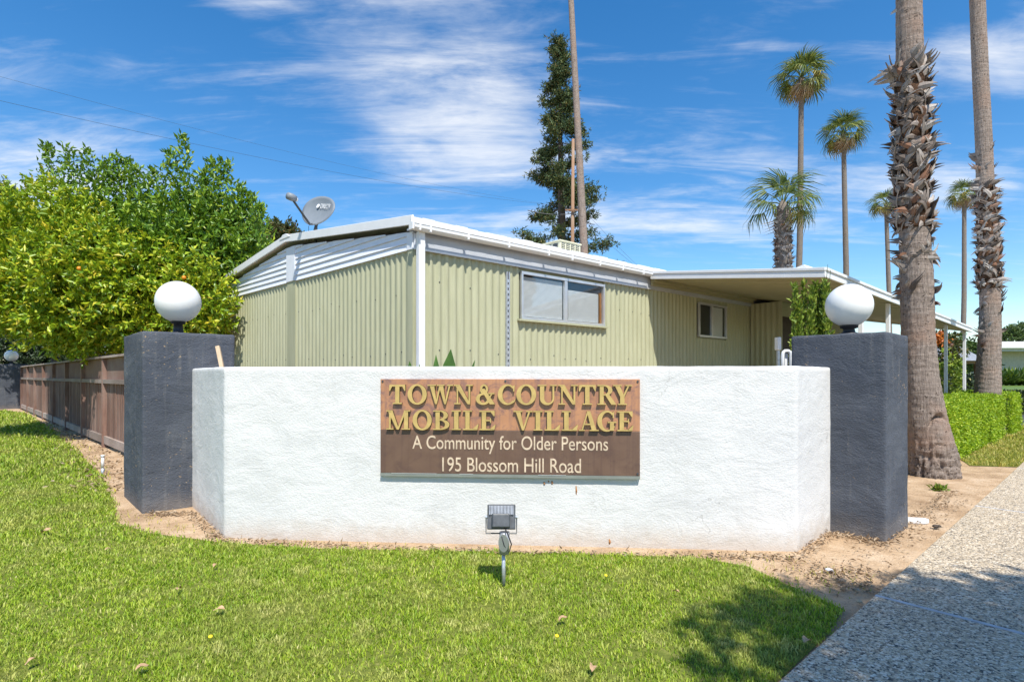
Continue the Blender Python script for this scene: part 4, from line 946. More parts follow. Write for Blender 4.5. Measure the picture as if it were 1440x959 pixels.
# conifer
def conifer():
    d = 46; b = P(790, 528, d); t = thing('conifer', 'tall dark green conifer rising behind the roof', 'tree', (b.x,b.y,0)); r = np.random.default_rng(15)
    top = P(783,55,d).z; mb = MB().tube([(b.x,b.y,-.1),(b.x,b.y,top*.5),(b.x-.3,b.y,top-.3)], [.5,.32,.03], 10); A, B, Ls = [], [], []
    z = 9.0
    while z < top-.2:
        f = (top-z)/(top-9); w = (.10+3.9*min(1,f*1.08)**.8)*r.uniform(.72,1.18)
        for k in range(r.integers(4,7)):
            az = r.uniform(0,2*np.pi); L = w*r.uniform(.55,1.1); dx, dy = math.cos(az), math.sin(az); rise = r.uniform(-.22,.12)
            cx = b.x-.3*(z/top)
            pts = [(cx,b.y,z),(cx+dx*L*.5,b.y+dy*L*.5,z+rise*L*.5-.05*L),(cx+dx*L,b.y+dy*L,z+rise*L+.10*L)]
            mb.tube(pts, [.05,.035,.012], 5, False)
            m = int(16+34*L); tt = r.uniform(.22,1.02,m)**.75
            p = np.stack([cx+dx*L*tt, b.y+dy*L*tt, z+rise*L*tt-.06*L*np.sin(tt*3)+.08*L*tt**2],1)
            p += r.normal(0,1,(m,3))*np.array([.30,.30,.15])*(.5+.5*f+.2)
            A.append(p); B.append(np.stack([np.full(m,dx),np.full(m,dy),np.full(m,-.15)],1)+unit(m,r)*1.0)
        z += .58+.62*f
    mb.build('trunk', M_['bark'], t, True); p = np.concatenate(A); q = np.concatenate(B); n = len(p)
    P2, Q2 = shoots(p, q/np.linalg.norm(q,axis=1,keepdims=True), .28, 5, r, .8)
    n = len(P2); obj('crown', leaves_mesh('crown', P2, Q2, .30*r.uniform(.6,1.3,n), .075, M_['conifer'], r=r), t)
conifer()

# ------------------------------------------------------------------ palms
def trunk_mesh(cent, mt, name, parent, nseg=40, step=.06, rough=.02, flare=False, n=48, scar=None):
    """cent: list of (x,y,z,r) from base to top"""
    cent = np.array(cent); zz = np.arange(cent[0,2], cent[-1,2]+step, step); X = np.interp(zz,cent[:,2],cent[:,0]); Y = np.interp(zz,cent[:,2],cent[:,1]); Rr = np.interp(zz,cent[:,2],cent[:,3])
    th = np.linspace(0,2*np.pi,n,endpoint=False); T, Z = np.meshgrid(th, zz); RR = Rr[:,None]*np.ones_like(T)
    RR = RR*(1+rough*.8*wob(np.cos(T)*2,np.sin(T)*2,Z*1.5,1.3,2.2)+rough*.5*np.sin(Z*55+2*wob(np.cos(T),np.sin(T),Z,2,1)))
    if flare:
        lo = np.clip(1-Z/.75,0,1); RR = RR*(1+lo*.13*wob(np.cos(T)*5,np.sin(T)*5,Z*9,2.0,4.4)+lo*.07*np.sin(T*17+3*wob(np.cos(T)*3,np.sin(T)*3,Z*3,2,1)))
    if scar is not None:
        for (ta,za,wt,wz,dp,kind) in scar:
            dt = (T-ta+np.pi)%(2*np.pi)-np.pi; u = dt/wt; zc = za+(-wz*.9*u**2+wz*.5*u if kind else 0*u); w = (Z-zc)/(wz*(.25 if kind else 1))
            RR = RR-dp*np.exp(-w*w)*np.clip(1-u*u,0,1)
    V = np.stack([X[:,None]+RR*np.cos(T), Y[:,None]+RR*np.sin(T), Z],-1).reshape(-1,3); m = len(zz); k = np.arange(m-1)[:,None]*n; j = np.arange(n)[None]; a = k+j; b = k+(j+1)%n
    Q = np.stack([a,b,b+n,a+n],-1).reshape(-1,4); me = npmesh(name, V, Q, mt, 4); me.polygons.foreach_set('use_smooth',[True]*len(me.polygons)); return obj(name, me, parent)
def fan_leaf(name, mt, L, pet, nb, droop, seed, spread=1.9, wid=.055):
    r = random.Random(seed); mb = MB(); mb.tube([(0,0,0),(pet*.5,0,.05*pet),(pet,0,-.02*pet)], [.03,.02,.014], 5, False)
    for i in range(nb):
        a = -spread+2*spread*i/(nb-1); ln = L*(.62+.38*math.cos(a*.62))*r.uniform(.85,1.08); dx, dy = math.cos(a), math.sin(a); w = wid*L; c = Vector((pet,0,-.02*pet)); s = Vector((-dy,dx,0)); bend = droop*r.uniform(.6,1.4)
        p1 = c+Vector((dx,dy,0))*ln*.45+Vector((0,0,.07*L-.05*abs(a)*L)); p2 = c+Vector((dx,dy,0))*ln*.82+Vector((0,0,.02*L-bend*.35*L)); p3 = c+Vector((dx,dy,0))*ln*.94+Vector((0,0,-bend*.85*L))
        mb.add([c, p1+s*w*.5, p1-s*w*.5, p2+s*w*.33, p2-s*w*.33, p3], [(0,2,1),(1,2,4,3),(3,4,5)])
    return mb.mesh(name, mt)
FAN = {k: [fan_leaf('frond', M_[m], 1.0, 1.0*pp, 20, dr, s, 1.5, .062) for s in range(3)] for k, m, pp, dr in (('g','palm_leaf',.80,.80),('y','palm_yellow',.75,.9),('d','palm_dead',.65,1.1))}
def fan_palm(base, pts, scale, label, group, seed, ng=26, ny=4, nd=10, name='fan_palm', skirt=1.0, boots=0, low=-.55, bark='palm_bark_far'):
    r = random.Random(seed); t = thing(name, label, 'palm tree', (base[0],base[1],0), group); trunk_mesh(pts+[(pts[-1][0],pts[-1][1],pts[-1][2]+.28,pts[-1][3]*.25)], M_[bark], 'trunk', t, step=.14, n=14, rough=.03)
    x,y,z,_ = pts[-1]
    def fr(kind, el, az, sc):
        o = obj('frond', r.choice(FAN[kind]), t, (x,y,z+.1), (r.uniform(-.5,.5), -el, az)); o.scale = (sc,sc,sc)
    for i in range(ng):
        f = i/ng; fr('g', low+f*(1.45-low)+r.uniform(-.1,.1), i*2.4+r.uniform(-.3,.3), scale*r.uniform(.85,1.08)*(1-.18*max(0,f-.6)))
    for i in range(ny): fr('y', r.uniform(-.7,.1), r.uniform(0,6.28), scale*r.uniform(.8,1))
    for i in range(nd): fr('d', -r.uniform(.75,1.4), r.uniform(0,6.28), scale*r.uniform(.55,.95)*skirt)
    return t
def pal(px_top, py_top, px_bot, d, r0, r1):
    tp = P(px_top,py_top,d); bx = (px_bot-HX)/F*d; return (bx,d), [(bx,d,-.1,r0*1.25),(bx,d,.8,r0),(bx+(tp.x-bx)*.5+.10,d,tp.z*.5,(r0+r1)/2),(tp.x,d,tp.z,r1)]
b, p = pal(1127,112,1119,40,.24,.17); fan_palm(b,p,1.26,'tallest distant fan palm with browning crown above the carport','distant fan palms',1,24,6,8)
b, p = pal(1186,190,1190,42,.24,.16); fan_palm(b,p,1.12,'second distant fan palm, slimmer, right of the tallest one','distant fan palms',2,22,5,6)
b, p = pal(1101,292,1094,22,.30,.25); pt = fan_palm(b,p,.93,'short stout fan palm with open crown behind the carport roof','distant fan palms',3,15,1,1,low=-.35); pq = p
SHORT = (pt, p)
b, p = pal(1246,288,1252,55,.25,.18); fan_palm(b,p,1.15,'distant fan palm half hidden by the near rough trunk','distant fan palms',4,17,5,6)
b, p = pal(1356,276,1353,55,.25,.18); fan_palm(b,p,1.08,'distant fan palm half hidden by the slender near trunk','distant fan palms',5,16,6,5)
# slim palm rising beside the conifer, crown above the picture
d = 27; q0, q1, q2 = P(821,345,d), P(812,170,d), P(803,0,d)
fan_palm((q0.x+.15,d), [(q0.x+.25,d,-.1,.3),(q0.x,d,q0.z,.20),(q1.x,d,q1.z,.165),(q2.x,d,q2.z,.14),(q2.x-.3,d,q2.z+5,.15)], 1.6, 'slim bare palm trunk rising before the conifer','distant fan palms',6,26,4,10,bark='palm_bark')

def boot_mesh(seed):
    """dead leaf stalk: a cupped strap, split and frayed at its tip"""
    r = random.Random(seed); mb = MB(); n = 8; L = .46*r.uniform(.75,1.2); W = .115*r.uniform(.8,1.25); out = r.uniform(.04,.20); hook = r.uniform(-.1,.5); tw = r.uniform(-.35,.35)
    for side in (-1,1):
        vs = []; ln = L*r.uniform(.8,1.1)
        for i in range(n):
            f = i/(n-1); w = W*.5*(1 if f < .4 else (1-(f-.4)/.6*.93)); x = ln*(out*f+.10*math.sin(f*math.pi)+.30*hook*f**3); z = ln*(.92*f-.35*abs(hook)*f**3); y0 = ln*tw*f*f
            sp = side*(.0 if f < .5 else (f-.5)*.10*ln*r.uniform(.6,1.3)); cup = .38*w
            vs += [(x,y0+sp,z),(x+.002-cup,y0+sp+side*w,z+cup*.3),(x-.012-cup,y0+sp+side*w,z+cup*.3-.004),(x-.012,y0+sp,z-.004)]
        fs = [(i*4+k,i*4+(k+1)%4,(i+1)*4+(k+1)%4,(i+1)*4+k) for i in range(n-1) for k in range(4)]
        if side < 0: fs = [f[::-1] for f in fs]
        mb.add(vs, fs)
    return mb.mesh('leaf_base', M_['boot'], False)
BOOT = [boot_mesh(i) for i in range(14)]
def boots(t, cent, spans, seed, sc=1.0):
    r = random.Random(seed); c = np.array(cent)
    for (z0,z1,cnt,t0,t1,s0) in spans:
        for i in range(cnt):
            z = z0+(z1-z0)*(i+r.random())/cnt; th = r.uniform(t0,t1); x, y, rad = [float(np.interp(z,c[:,2],c[:,q])) for q in (0,1,3)]
            roll = (1 if (int(z*9+th*3)%2) else -1)*r.choice((.8,1.0,1.15,1.3,1.45,1.7,1.9))*r.uniform(.9,1.1)
            o = obj('leaf_base', r.choice(BOOT), t, (x+rad*.90*math.cos(th), y+rad*.90*math.sin(th), z))
            m = Matrix.Rotation(th,4,'Z') @ Matrix.Rotation(r.uniform(-.25,.30),4,'Y') @ Matrix.Rotation(roll,4,'X') ; o.rotation_euler = m.to_euler(); s = .72*s0*sc*r.uniform(.75,1.2); o.scale = (s,s*1.2,s)
def woven(t, cent, z0, z1, seed, rows, per, sc):
    r = random.Random(seed); c = np.array(cent); z0 -= .1
    for j in range(rows):
        sgn = 1 if j % 2 else -1
        for i in range(per):
            if r.random() < .10: continue
            z = z0+(z1-z0)*j/rows+r.uniform(-.03,.03); th = 2*math.pi*(i+.5*(j%2))/per+r.uniform(-.12,.12)+j*.17; x, y, rad = [float(np.interp(z,c[:,2],c[:,q])) for q in (0,1,3)]
            o = obj('leaf_base', r.choice(BOOT), t, (x+rad*.95*math.cos(th), y+rad*.95*math.sin(th), z))
            m = Matrix.Rotation(th,4,'Z') @ Matrix.Rotation(r.uniform(-.28,.06),4,'Y') @ Matrix.Rotation(sgn*r.gauss(1.12,.22),4,'X'); o.rotation_euler = m.to_euler(); s = sc*r.uniform(.85,1.15); o.scale = (s,s*1.25,s)
woven(SHORT[0], SHORT[1], 5.0, SHORT[1][-1][2]-.1, 5, 44, 8, .72)
def big_palm(d, prof, zbase, label, flare, spans, seed, scar=None, top=13.0, sc=1.0, weave=(31,10,.64)):
    k = d/F; cent = [((px-HX)*k, d, EYE+(HY-y)*k, r*k*math.cos(math.atan((px-HX)/F))*1.02) for (y,px,r) in prof]; cent = sorted(cent, key=lambda c: c[2]); cent[0] = (cent[0][0],d,-.08,cent[0][3])
    cent.append((cent[-1][0]-.05,d,top,cent[-1][3]*.92))
    t = thing('palm_trunk_tree', label, 'palm tree', (cent[0][0],d,0), 'near fan palms'); t.name = 'fan_palm'
    trunk_mesh(cent, M_['palm_bark'], 'trunk', t, step=.022, n=96, rough=.022, flare=flare, scar=scar); woven(t, cent, spans[0][0], spans[0][1], seed, *weave); boots(t, cent, spans[1:], seed, sc)
    c_ = np.array(cent); zs_ = np.arange(spans[0][0]-.12, spans[0][1]+.02, .03)
    sh = [(float(np.interp(z,c_[:,2],c_[:,0])), d, float(z), float(np.interp(z,c_[:,2],c_[:,3]))*(1.03+.05*math.sin(z*9)+.05*math.sin(z*23))) for z in zs_]
    sh[0] = (*sh[0][:3], sh[0][3]*.9); sh[-1] = (*sh[-1][:3], sh[-1][3]*.9); trunk_mesh(sh, M_['fibre'], 'fibre_sheath', t, step=.03, n=60, rough=.06)
    r = random.Random(seed); x,y,z,_ = cent[-1]
    for i in range(30):
        f = i/30; o = obj('frond', r.choice(FAN['g' if i > 4 else 'd']), t, (x,y,z+.1), (r.uniform(-.5,.5), -(-.7+f*2.1), i*2.4)); o.scale = (1.25,1.25,1.25)
    return t
PI2 = 2*math.pi
z_ = lambda y, d: EYE+(HY-y)/F*d
D1 = 7.95
big_palm(D1, [(668,1314,37),(640,1311,35),(615,1307.5,32.5),(590,1303,30),(560,1299,27.5),(530,1295,25.5),(470,1291,24),(400,1289,24),(335,1286,22.5),(280,1284,21.5),(200,1283,21),(100,1280,20),(0,1278,18.5)], 0,
    'thick near palm trunk with rough dead leaf bases beside the dark pillar', True,
    [(z_(312,D1),z_(95,D1),330,0,PI2,.76),(z_(110,D1),z_(88,D1),12,2.3,4.0,1.15),(z_(110,D1),z_(78,D1),9,-.9,.5,1.05),(z_(345,D1),z_(292,D1),20,-.8,.6,.9),(z_(345,D1),z_(300,D1),12,2.5,3.8,.8),(z_(368,D1),z_(352,D1),16,0,PI2,.75),(z_(440,D1),z_(368,D1),12,-.6,.3,.8),(z_(420,D1),z_(368,D1),12,2.7,3.6,.8),(z_(15,D1),z_(5,D1),2,3.0,3.5,.5)], 3,
    scar=[(4.62,z_(585,D1),.6,.13,.10,1),(4.35,z_(622,D1),.35,.05,.03,1),(4.2,z_(640,D1),.8,.035,.03,0),(4.9,z_(652,D1),.7,.03,.03,0),(5.2,z_(634,D1),.4,.03,.025,0)])
D2 = 13.4
big_palm(D2, [(612,1391,26),(585,1390,22),(558,1389,20),(520,1390,18),(470,1392,16.5),(430,1392.5,15.5),(335,1389,14),(270,1386,13),(200,1383.5,12.5),(100,1378.5,12),(0,1374.5,11.5)], 0,
    'slender near palm trunk with shaggy dead leaf bases growing in the hedge', False,
    [(z_(400,D2),z_(262,D2),240,0,PI2,.76),(z_(270,D2),z_(215,D2),12,2.4,3.9,.9),(z_(270,D2),z_(205,D2),12,-.8,.7,.8),(z_(470,D2),z_(400,D2),22,-.7,.7,.9),(z_(500,D2),z_(400,D2),18,2.5,3.7,.85)], 6, top=17, weave=(31,9,.64))

# ------------------------------------------------------------------ hedges
def hedge(name, label, fr, a0, a1, o0, o1, h, mt, core, dens, L, seed, bumps=.03, cat='hedge', z0=.0, group=None):
    r = np.random.default_rng(seed); c = fr((a0+a1)/2,(o0+o1)/2,z0); t = thing(name, label, cat, tuple(c), group)
    MB().fbox(fr,a0+.07,a1-.07,o0+.07,o1-.07,z0,z0+h-.07).build('twig_core', core, t)
    A, D = [], []
    def face(n, f, nn):
        A.append(np.array([tuple(f()) for _ in range(n)])); D.append(np.tile(np.array(tuple(nn)),(n,1)))
    u = lambda a,b: r.uniform(a,b)
    La, Lo = a1-a0, o1-o0
    face(int(La*h*dens), lambda: fr(u(a0,a1),o1-abs(r.normal(0,.035)),z0+u(.03,h)), fr.n); face(int(La*h*dens*.3), lambda: fr(u(a0,a1),o0,z0+u(.03,h)), -fr.n)
    face(int(La*Lo*dens), lambda: fr(u(a0,a1),u(o0,o1),z0+h-abs(r.normal(0,.03))), Vector((0,0,1))); face(int(Lo*h*dens), lambda: fr(a0,u(o0,o1),z0+u(.03,h)), -fr.u); face(int(Lo*h*dens), lambda: fr(a1,u(o0,o1),z0+u(.03,h)), fr.u)
    p = np.concatenate(A); d = np.concatenate(D); p += d*(bumps*wob(p[:,0],p[:,1],p[:,2],2.4,seed))[:,None]*1.0
    pos, dd = shoots(p, d+unit(len(p),r)*.4, .05, 4, r, 1.0); n = len(pos); obj('foliage', leaves_mesh('foliage', pos, dd, L*r.uniform(.6,1.3,n), L*.55, mt, r=r), t); return t
HF = Frame(sw(0,-.80), SWd, 1)
def ha(px): return HF.s_at(px)
hedge('box_hedge', 'nearest bright green clipped hedge block behind the thick palm trunk', HF, 8.3, ha(1386), -1.05, 0, .93, M_['hedge'], M_['hedge_core'], 1000, .042, 31, group='clipped hedge blocks')
hedge('box_hedge', 'middle bright green clipped hedge block at the slender palm trunk', HF, ha(1387.5), ha(1408), -1.05, .02, .95, M_['hedge'], M_['hedge_core'], 900, .042, 32, group='clipped hedge blocks')
hedge('box_hedge', 'small far green clipped hedge block right of the slender palm', HF, ha(1412), ha(1425), -1.0, .10, .97, M_['hedge'], M_['hedge_core'], 760, .045, 33, group='clipped hedge blocks')
DF = Frame((15.5,20.3), (1,-.05))
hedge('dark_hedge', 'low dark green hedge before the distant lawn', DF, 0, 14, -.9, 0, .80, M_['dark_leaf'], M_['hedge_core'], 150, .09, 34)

# ------------------------------------------------------------------ far right: raised lawn, agaves, white house, gazebo, shrubs
sheet('raised_lawn', [(16,21.2),(60,20),(70,40),(22,40)], .90, M_['lime_leaf'], 'distant bright lawn behind the dark hedge')
MB().add([(16,21.2,0),(60,20,0),(60,20,.9),(16,21.2,.9),(22,40,0),(22,40,.9)],[(0,1,2,3),(4,0,3,5)]).build('lawn_bank', M_['soil'])['kind'] = 'structure'
def spiky(name, label, cat, base, n, L, W, mt, seed, group=None, up=.9):
    r = random.Random(seed); t = thing(name, label, cat, tuple(base), group); mb = MB(); b = Vector(base)
    for i in range(n):
        az = r.uniform(0,PI2); el = r.uniform(.35,1.45)*up; ln = L*r.uniform(.7,1.1); d = Vector((math.cos(az)*math.cos(el),math.sin(az)*math.cos(el),math.sin(el))); s = Vector((-math.sin(az),math.cos(az),0))*W; k = d.cross(s).normalized()*W*.25
        q = [b+d*ln*f+Vector((0,0,-.12*ln*f*f)) for f in (0,.4,.75,1)]; w = (.6,1,.7,.02)
        vs = []
        for p, ww in zip(q,w): vs += [p+s*ww, p+k*ww, p-s*ww]
        mb.add(vs, [(3*j+a,3*j+a+1,3*j+a+4,3*j+a+3) for j in range(3) for a in (0,1)])
    mb.build('foliage', mt, t)['kind'] = 'stuff'; return t
words = ['leftmost','second','third','fourth','fifth','sixth']
for i in range(6):
    q = P(1406+i*9, 528, 30+.4*(i%2)); spiky('yucca', f'{words[i]} pale green spiky plant in the row before the distant white house', 'plant', (q.x,q.y,.9), 46, 1.25, .075, M_['lime_leaf'] if i % 2 else M_['mid_leaf'], 40+i, 'spiky plants before the distant house')
hw = thing('distant_house', 'distant flat roofed white house at the right edge', 'house', (43,40.5,.85))
MB().box(33.6,60,41,50,.85,3.45).build('wall', plain('beige_render',(.42,.40,.33),.8), hw)
soft(MB().box(32.6,61,39.6,51,3.45,3.93).build('roof', M_['white_paint'], hw), .03)
MB().box(32.9,60.5,39.9,50.5,3.25,3.449).build('painted_eave_shade', M_['band'], hw)  # grey slab standing in for the shade under the eave
wn = MB().box(40,43,40.93,40.99,1.6,2.9).build('window', M_['alu'], hw); MB().box(40.1,42.9,40.90,40.925,1.7,2.8).build('pane', M_['glass'], wn)
c = P(1440, 470, 52)
broadleaf('round_tree', 'round dark tree top behind the distant white house', 'tree', (c.x,c.y,0), 3, [(c.x,c.y,4.4,2.6,2.2,1.7)], .2, M_['mid_leaf'], 330, 8, .28, .12, None, .5, .4, seed=51)
def gazebo():
    d = 27; x0, x1 = (1322-HX)/F*d, (1378-HX)/F*d; cx = (x0+x1)/2; t = thing('gazebo', 'dark brown garden gazebo with grey roof behind the white posts', 'gazebo', (cx,d,0)); ze = z_(503,d); zr = z_(487,d); zt = z_(476,d)
    w = (x1-x0)/2
    for sx in (-1,1):
        for sy in (-1,1): MB().box(cx+sx*w*.88-.06,cx+sx*w*.88+.06,d+1+sy*.9-.06,d+1+sy*.9+.06,0,ze-.151).build('post', M_['brown_frame'], t)
    for y in (d+.05, d+1.85): MB().box(cx-w,cx+w,y,y+.12,ze-.30,ze-.152).build('beam', M_['pole_wood'], t)
    MB().hexa([(cx-w-.2,d-.2,ze-.15),(cx+w+.2,d-.2,ze-.15),(cx+w+.2,d+2.2,ze-.15),(cx-w-.2,d+2.2,ze-.15),(cx-w*.55,d+.6,zr),(cx+w*.55,d+.6,zr),(cx+w*.55,d+1.4,zr),(cx-w*.55,d+1.4,zr)]).build('roof', M_['grey_roof'], t)
    MB().hexa([(cx-w*.5,d+.65,zr+.06),(cx+w*.5,d+.65,zr+.06),(cx+w*.5,d+1.35,zr+.06),(cx-w*.5,d+1.35,zr+.06),(cx-w*.12,d+.95,zt),(cx+w*.12,d+.95,zt),(cx+w*.12,d+1.05,zt),(cx-w*.12,d+1.05,zt)]).build('top_roof', M_['brown_frame'], t)
    for z in (.75,1.0,1.25,1.62): MB().box(cx-w*.88,cx+w*.88,d+1.86,d+1.94,z,z+.07).build('rail', M_['brown_frame'], t)
    for i in range(11): MB().box(cx-w*.85+i*w*.17-.03,cx-w*.85+i*w*.17+.03,d+1.95,d+2.0,.1,ze-.31).build('slat', M_['brown_frame'], t)
gazebo()
def shrub(name, label, px, py0, py1, d, rx, mt, seed, dens=520, L=.10, cat='shrub', group=None):
    c = P(px,0,d); z0, z1 = z_(py1,d), z_(py0,d); z0 = max(z0,.1); cz = (z0+z1)/2
    return broadleaf(name, label, cat, (c.x,c.y,0), max(.15,z0), [(c.x,c.y,cz,rx,rx,(z1-z0)/2)], .04, mt, dens, 8, L, L*.5, group, .2, .35, seed=seed)
shrub('garden_shrub','light green leafy shrub between the near palm and the carport posts',1325,500,560,17,.42,M_['lime_leaf'],61,420,.16)
shrub('flowering_shrub','orange tipped shrub beyond the carport posts',1322,466,520,24,.75,M_['russet'],62,500,.16)
shrub('garden_shrub','dark green rounded shrub behind the orange tipped one',1336,472,530,30,1.1,M_['mid_leaf'],63,380,.2)
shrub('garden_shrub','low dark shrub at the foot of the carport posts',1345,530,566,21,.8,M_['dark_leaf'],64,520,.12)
shrub('garden_shrub','grey green shrub between gazebo and slender palm',1372,480,545,33,.9,M_['mid_leaf'],65,380,.2)
for i,(px,py) in enumerate([(1318,475),(1324,472),(1328,477),(1321,480)]):
    c = P(px,py,23.4); p = np.array(c)+rng.normal(0,.09,(60,3)); o = obj('flower', leaves_mesh('flower', p, unit(60), .14, .07, M_['petal']), bpy.data.objects['flowering_shrub'])
c = P(1349,533,20.3); obj('flower', leaves_mesh('flower', np.array(c)+rng.normal(0,.10,(40,3)), unit(40), .12, .06, M_['palm_yellow']), bpy.data.objects['garden_shrub.002'])
# white house seen under the orange tree
lh = thing('white_house', 'white house glimpsed under the orange tree behind the fence', 'house', (-22,29,0))
MB().box(-25.5,-19.5,29,36,0,2.95).build('wall', plain('white_render',(.70,.71,.74),.7), lh)
MB().hexa([(-26,28.6,2.95),(-19,28.6,2.95),(-19,36.5,2.95),(-26,36.5,2.95),(-26,31.5,3.9),(-19,31.5,3.9),(-19,33.5,3.9),(-26,33.5,3.9)]).build('roof', M_['grey_roof'], lh)
wn = MB().box(-22.8,-21.4,28.93,28.98,1.5,2.6).build('window', M_['dark_metal'], lh); MB().box(-22.7,-21.5,28.90,28.925,1.6,2.5).build('pane', M_['glass'], wn)

# ------------------------------------------------------------------ upright shrubs by the carport
r_ = np.random.default_rng(70)
colsh = thing('column_shrub', 'bright green upright shrub with slender columns under the carport edge', 'shrub', (4.35,7.7,0))
sm = MB()
for (px,py,w) in [(1118,402,.07),(1130,398,.055),(1142,404,.045),(1147,398,.07),(1155,401,.06),(1161,397,.06),(1124,425,.06),(1166,410,.05),(1137,440,.04),(1152,430,.06)]:
    d = 7.7+r_.uniform(-.12,.12); tp = np.array(P(px,py,d)); n = 330; sm.tube([(tp[0],d,0),tuple(tp)], [.02,.006], 6)
    zz = r_.uniform(1.2,tp[2],n); ww = w*np.clip((tp[2]-zz)/.35+.25,0,1); pos = np.stack([tp[0]+r_.normal(0,1,n)*ww*.34, d+r_.normal(0,1,n)*ww*.34, zz],1); dr = unit(n,r_)*.75; dr[:,2] += 1.0
    obj('foliage', leaves_mesh('foliage', pos, dr, .085*r_.uniform(.6,1.2,n), .034, M_['lime_leaf'], r=r_), colsh)
for (px,py) in [(1160,388),(1164,372),(1168,380),(1157,392)]:
    tp = P(px,py,7.7); sm.tube([(tp.x-.05,7.7,2.4),tuple(tp)], [.006,.003], 5)
sm.build('stem', M_['mid_leaf'], colsh)
# succulent behind the wall, with leaf tips above it
def succ(px, py, d, tips, label):
    b = P(px, 528, d); t = thing('succulent', label, 'plant', (b.x,b.y,0)); 
    for (tx,ty,w,lx) in tips:
        tip = P(tx,ty,d); base = Vector((b.x+(lx)*.0+ (tip.x-b.x)*.35, b.y, .75)); dv = tip-base; s = Vector((1,.1,0))*w; s = (s-dv.normalized()*s.dot(dv.normalized())); k = Vector((0,-1,0))*w*.35; vs = []
        for f, ww in ((0,.7),(.35,1),(.6,1),(.82,.6),(1,.02)): p = base+dv*f; vs += [p-s*ww, p+k*ww*-1, p+s*ww, p-k*ww*.4+Vector((0,.02,0))]
        MB().add(vs, [(4*j+a,4*j+(a+1)%4,4*j+4+(a+1)%4,4*j+4+a) for j in range(4) for a in range(4)]).build('leaf', M_['agave'], t)
    MB().tube([(b.x,b.y,-.02),(b.x,b.y,.8)], [.07,.06], 8).build('stem', M_['bark'], t)
succ(617,528,6.1,[(634,491,.115,0),(613,499,.07,0),(640,511,.04,0),(668,506,.05,0)],'green pointed succulent peeping over the wall top')
succ(582,528,6.3,[(576,508,.09,0),(590,512,.05,0)],'smaller green succulent tip beside the downspout')
# wall top bits: stake, meter pipe
wk = thing('wooden_stake', 'pale wooden stake leaning between dark pillar and white wall', 'stake', tuple(P(316,520,6.0)))
p0, p1 = P(318,545,5.95), P(306,487,6.05); soft(MB().tube([(p0.x,p0.y,p0.z),(p1.x,p1.y,p1.z)], .030, 4).build('shaft', M_['timber'], wk), .004)
MB().tube([(p0.x,p0.y,0),(p0.x,p0.y,p0.z)], .028, 4).build('shaft_foot', M_['timber'], wk)
mp = thing('standpipe', 'white pipe elbow standing left of the right dark pillar', 'pipe', tuple(G(1103,730)))
d = 6.2; MB().tube([P(1100.5,560,d)*1.0, P(1100.5,500,d), P(1101.5,495.5,d), P(1104,493.5,d), P(1108,493.5,d), P(1111,495,d), P(1112,499,d), P(1112,560,d)], .019, 10).build('elbow', M_['white_paint'], mp, True)
q = P(1100.5,560,d); MB().tube([(q.x,q.y,0),(q.x,q.y,q.z)], .019, 10).build('riser', M_['white_paint'], mp, True)
soft(MB().box(*[v for v in (P(1105.5,0,d).x,P(1110,0,d).x)], d+.03, d+.08, 0, z_(497,d)).build('back_plate', M_['white_paint'], mp), .004)
q0, q1 = P(1094,474,9), P(1099,492,9)
mb_ = thing('meter_box', 'small white meter box behind the right end of the wall', 'box', (q0.x,9,0)); soft(MB().box(q0.x,q1.x,9,9.12,q1.z,q0.z).build('cover', M_['white_paint'], mb_), .008); MB().box((q0.x+q1.x)/2-.02,(q0.x+q1.x)/2+.02,9.03,9.08,0,q1.z-.001).build('conduit', M_['galv'], mb_)
# sprinkler riser, white paver piece, stones
b = G(144.5,668); sr = thing('sprinkler_riser', 'white plastic sprinkler riser standing by the fence', 'pipe', tuple(b))
MB().tube([(b.x,b.y,-.02),(b.x,b.y,.10)], .022, 10).build('lower_pipe', M_['galv'], sr, True); MB().tube([(b.x,b.y,.10),(b.x,b.y,.27)], .019, 10).build('upper_pipe', M_['white_paint'], sr, True); MB().tube([(b.x,b.y,.27),(b.x,b.y,.295)], .026, 10).build('cap', M_['white_paint'], sr, True)
b = G(1293,733); soft(tag(MB().prism([(b.x-.26,b.y+.02),(b.x+.02,b.y-.045),(b.x+.085,b.y-.02),(b.x+.08,b.y+.03),(b.x-.1,b.y+.07)], -.02, .03).build('flat_stone', M_['white_paint']), 'flat white stone on the bare earth by the pillar', 'stone'), .012, 2)
rs = np.random.default_rng(80)
def blobstone(px, py, s, mt, label, cat='stone', name='stone'):
    c = G(px,py); bm = bmesh.new(); bmesh.ops.create_icosphere(bm, subdivisions=2, radius=s)
    for v in bm.verts:
        k = 1+.3*float(wob(v.co.x/s,v.co.y/s,v.co.z/s,1.2,px)); v.co = Vector((v.co.x*k*1.3, v.co.y*k, v.co.z*k*.6))
    me = bpy.data.meshes.new(name); bm.to_mesh(me); bm.free(); me.materials.append(mt); me.polygons.foreach_set('use_smooth',[True]*len(me.polygons)); return tag(obj(name, me, None, (c.x,c.y,s*.25)), label, cat)
wq = G(1321,688); tag(obj('weed', leaves_mesh('weed', np.array([[wq.x,wq.y,.0]])+rng.normal(0,.03,(70,3))*np.array([1,1,.3]), unit(70)*.8+np.array([0,0,.6]), .07, .03, M_['lime_leaf'])), 'small green weed tuft at the foot of the thick palm', 'weed')
blobstone(1317,741,.030,M_['bark'],'brown dry cone on the earth beside the sidewalk','cone','dry_cone')
blobstone(1166,802,.022,M_['white_paint'],'small white pebble in the shade beside the lawn')
blobstone(1208,846,.018,M_['timber'],'small tan pebble at the sidewalk edge')
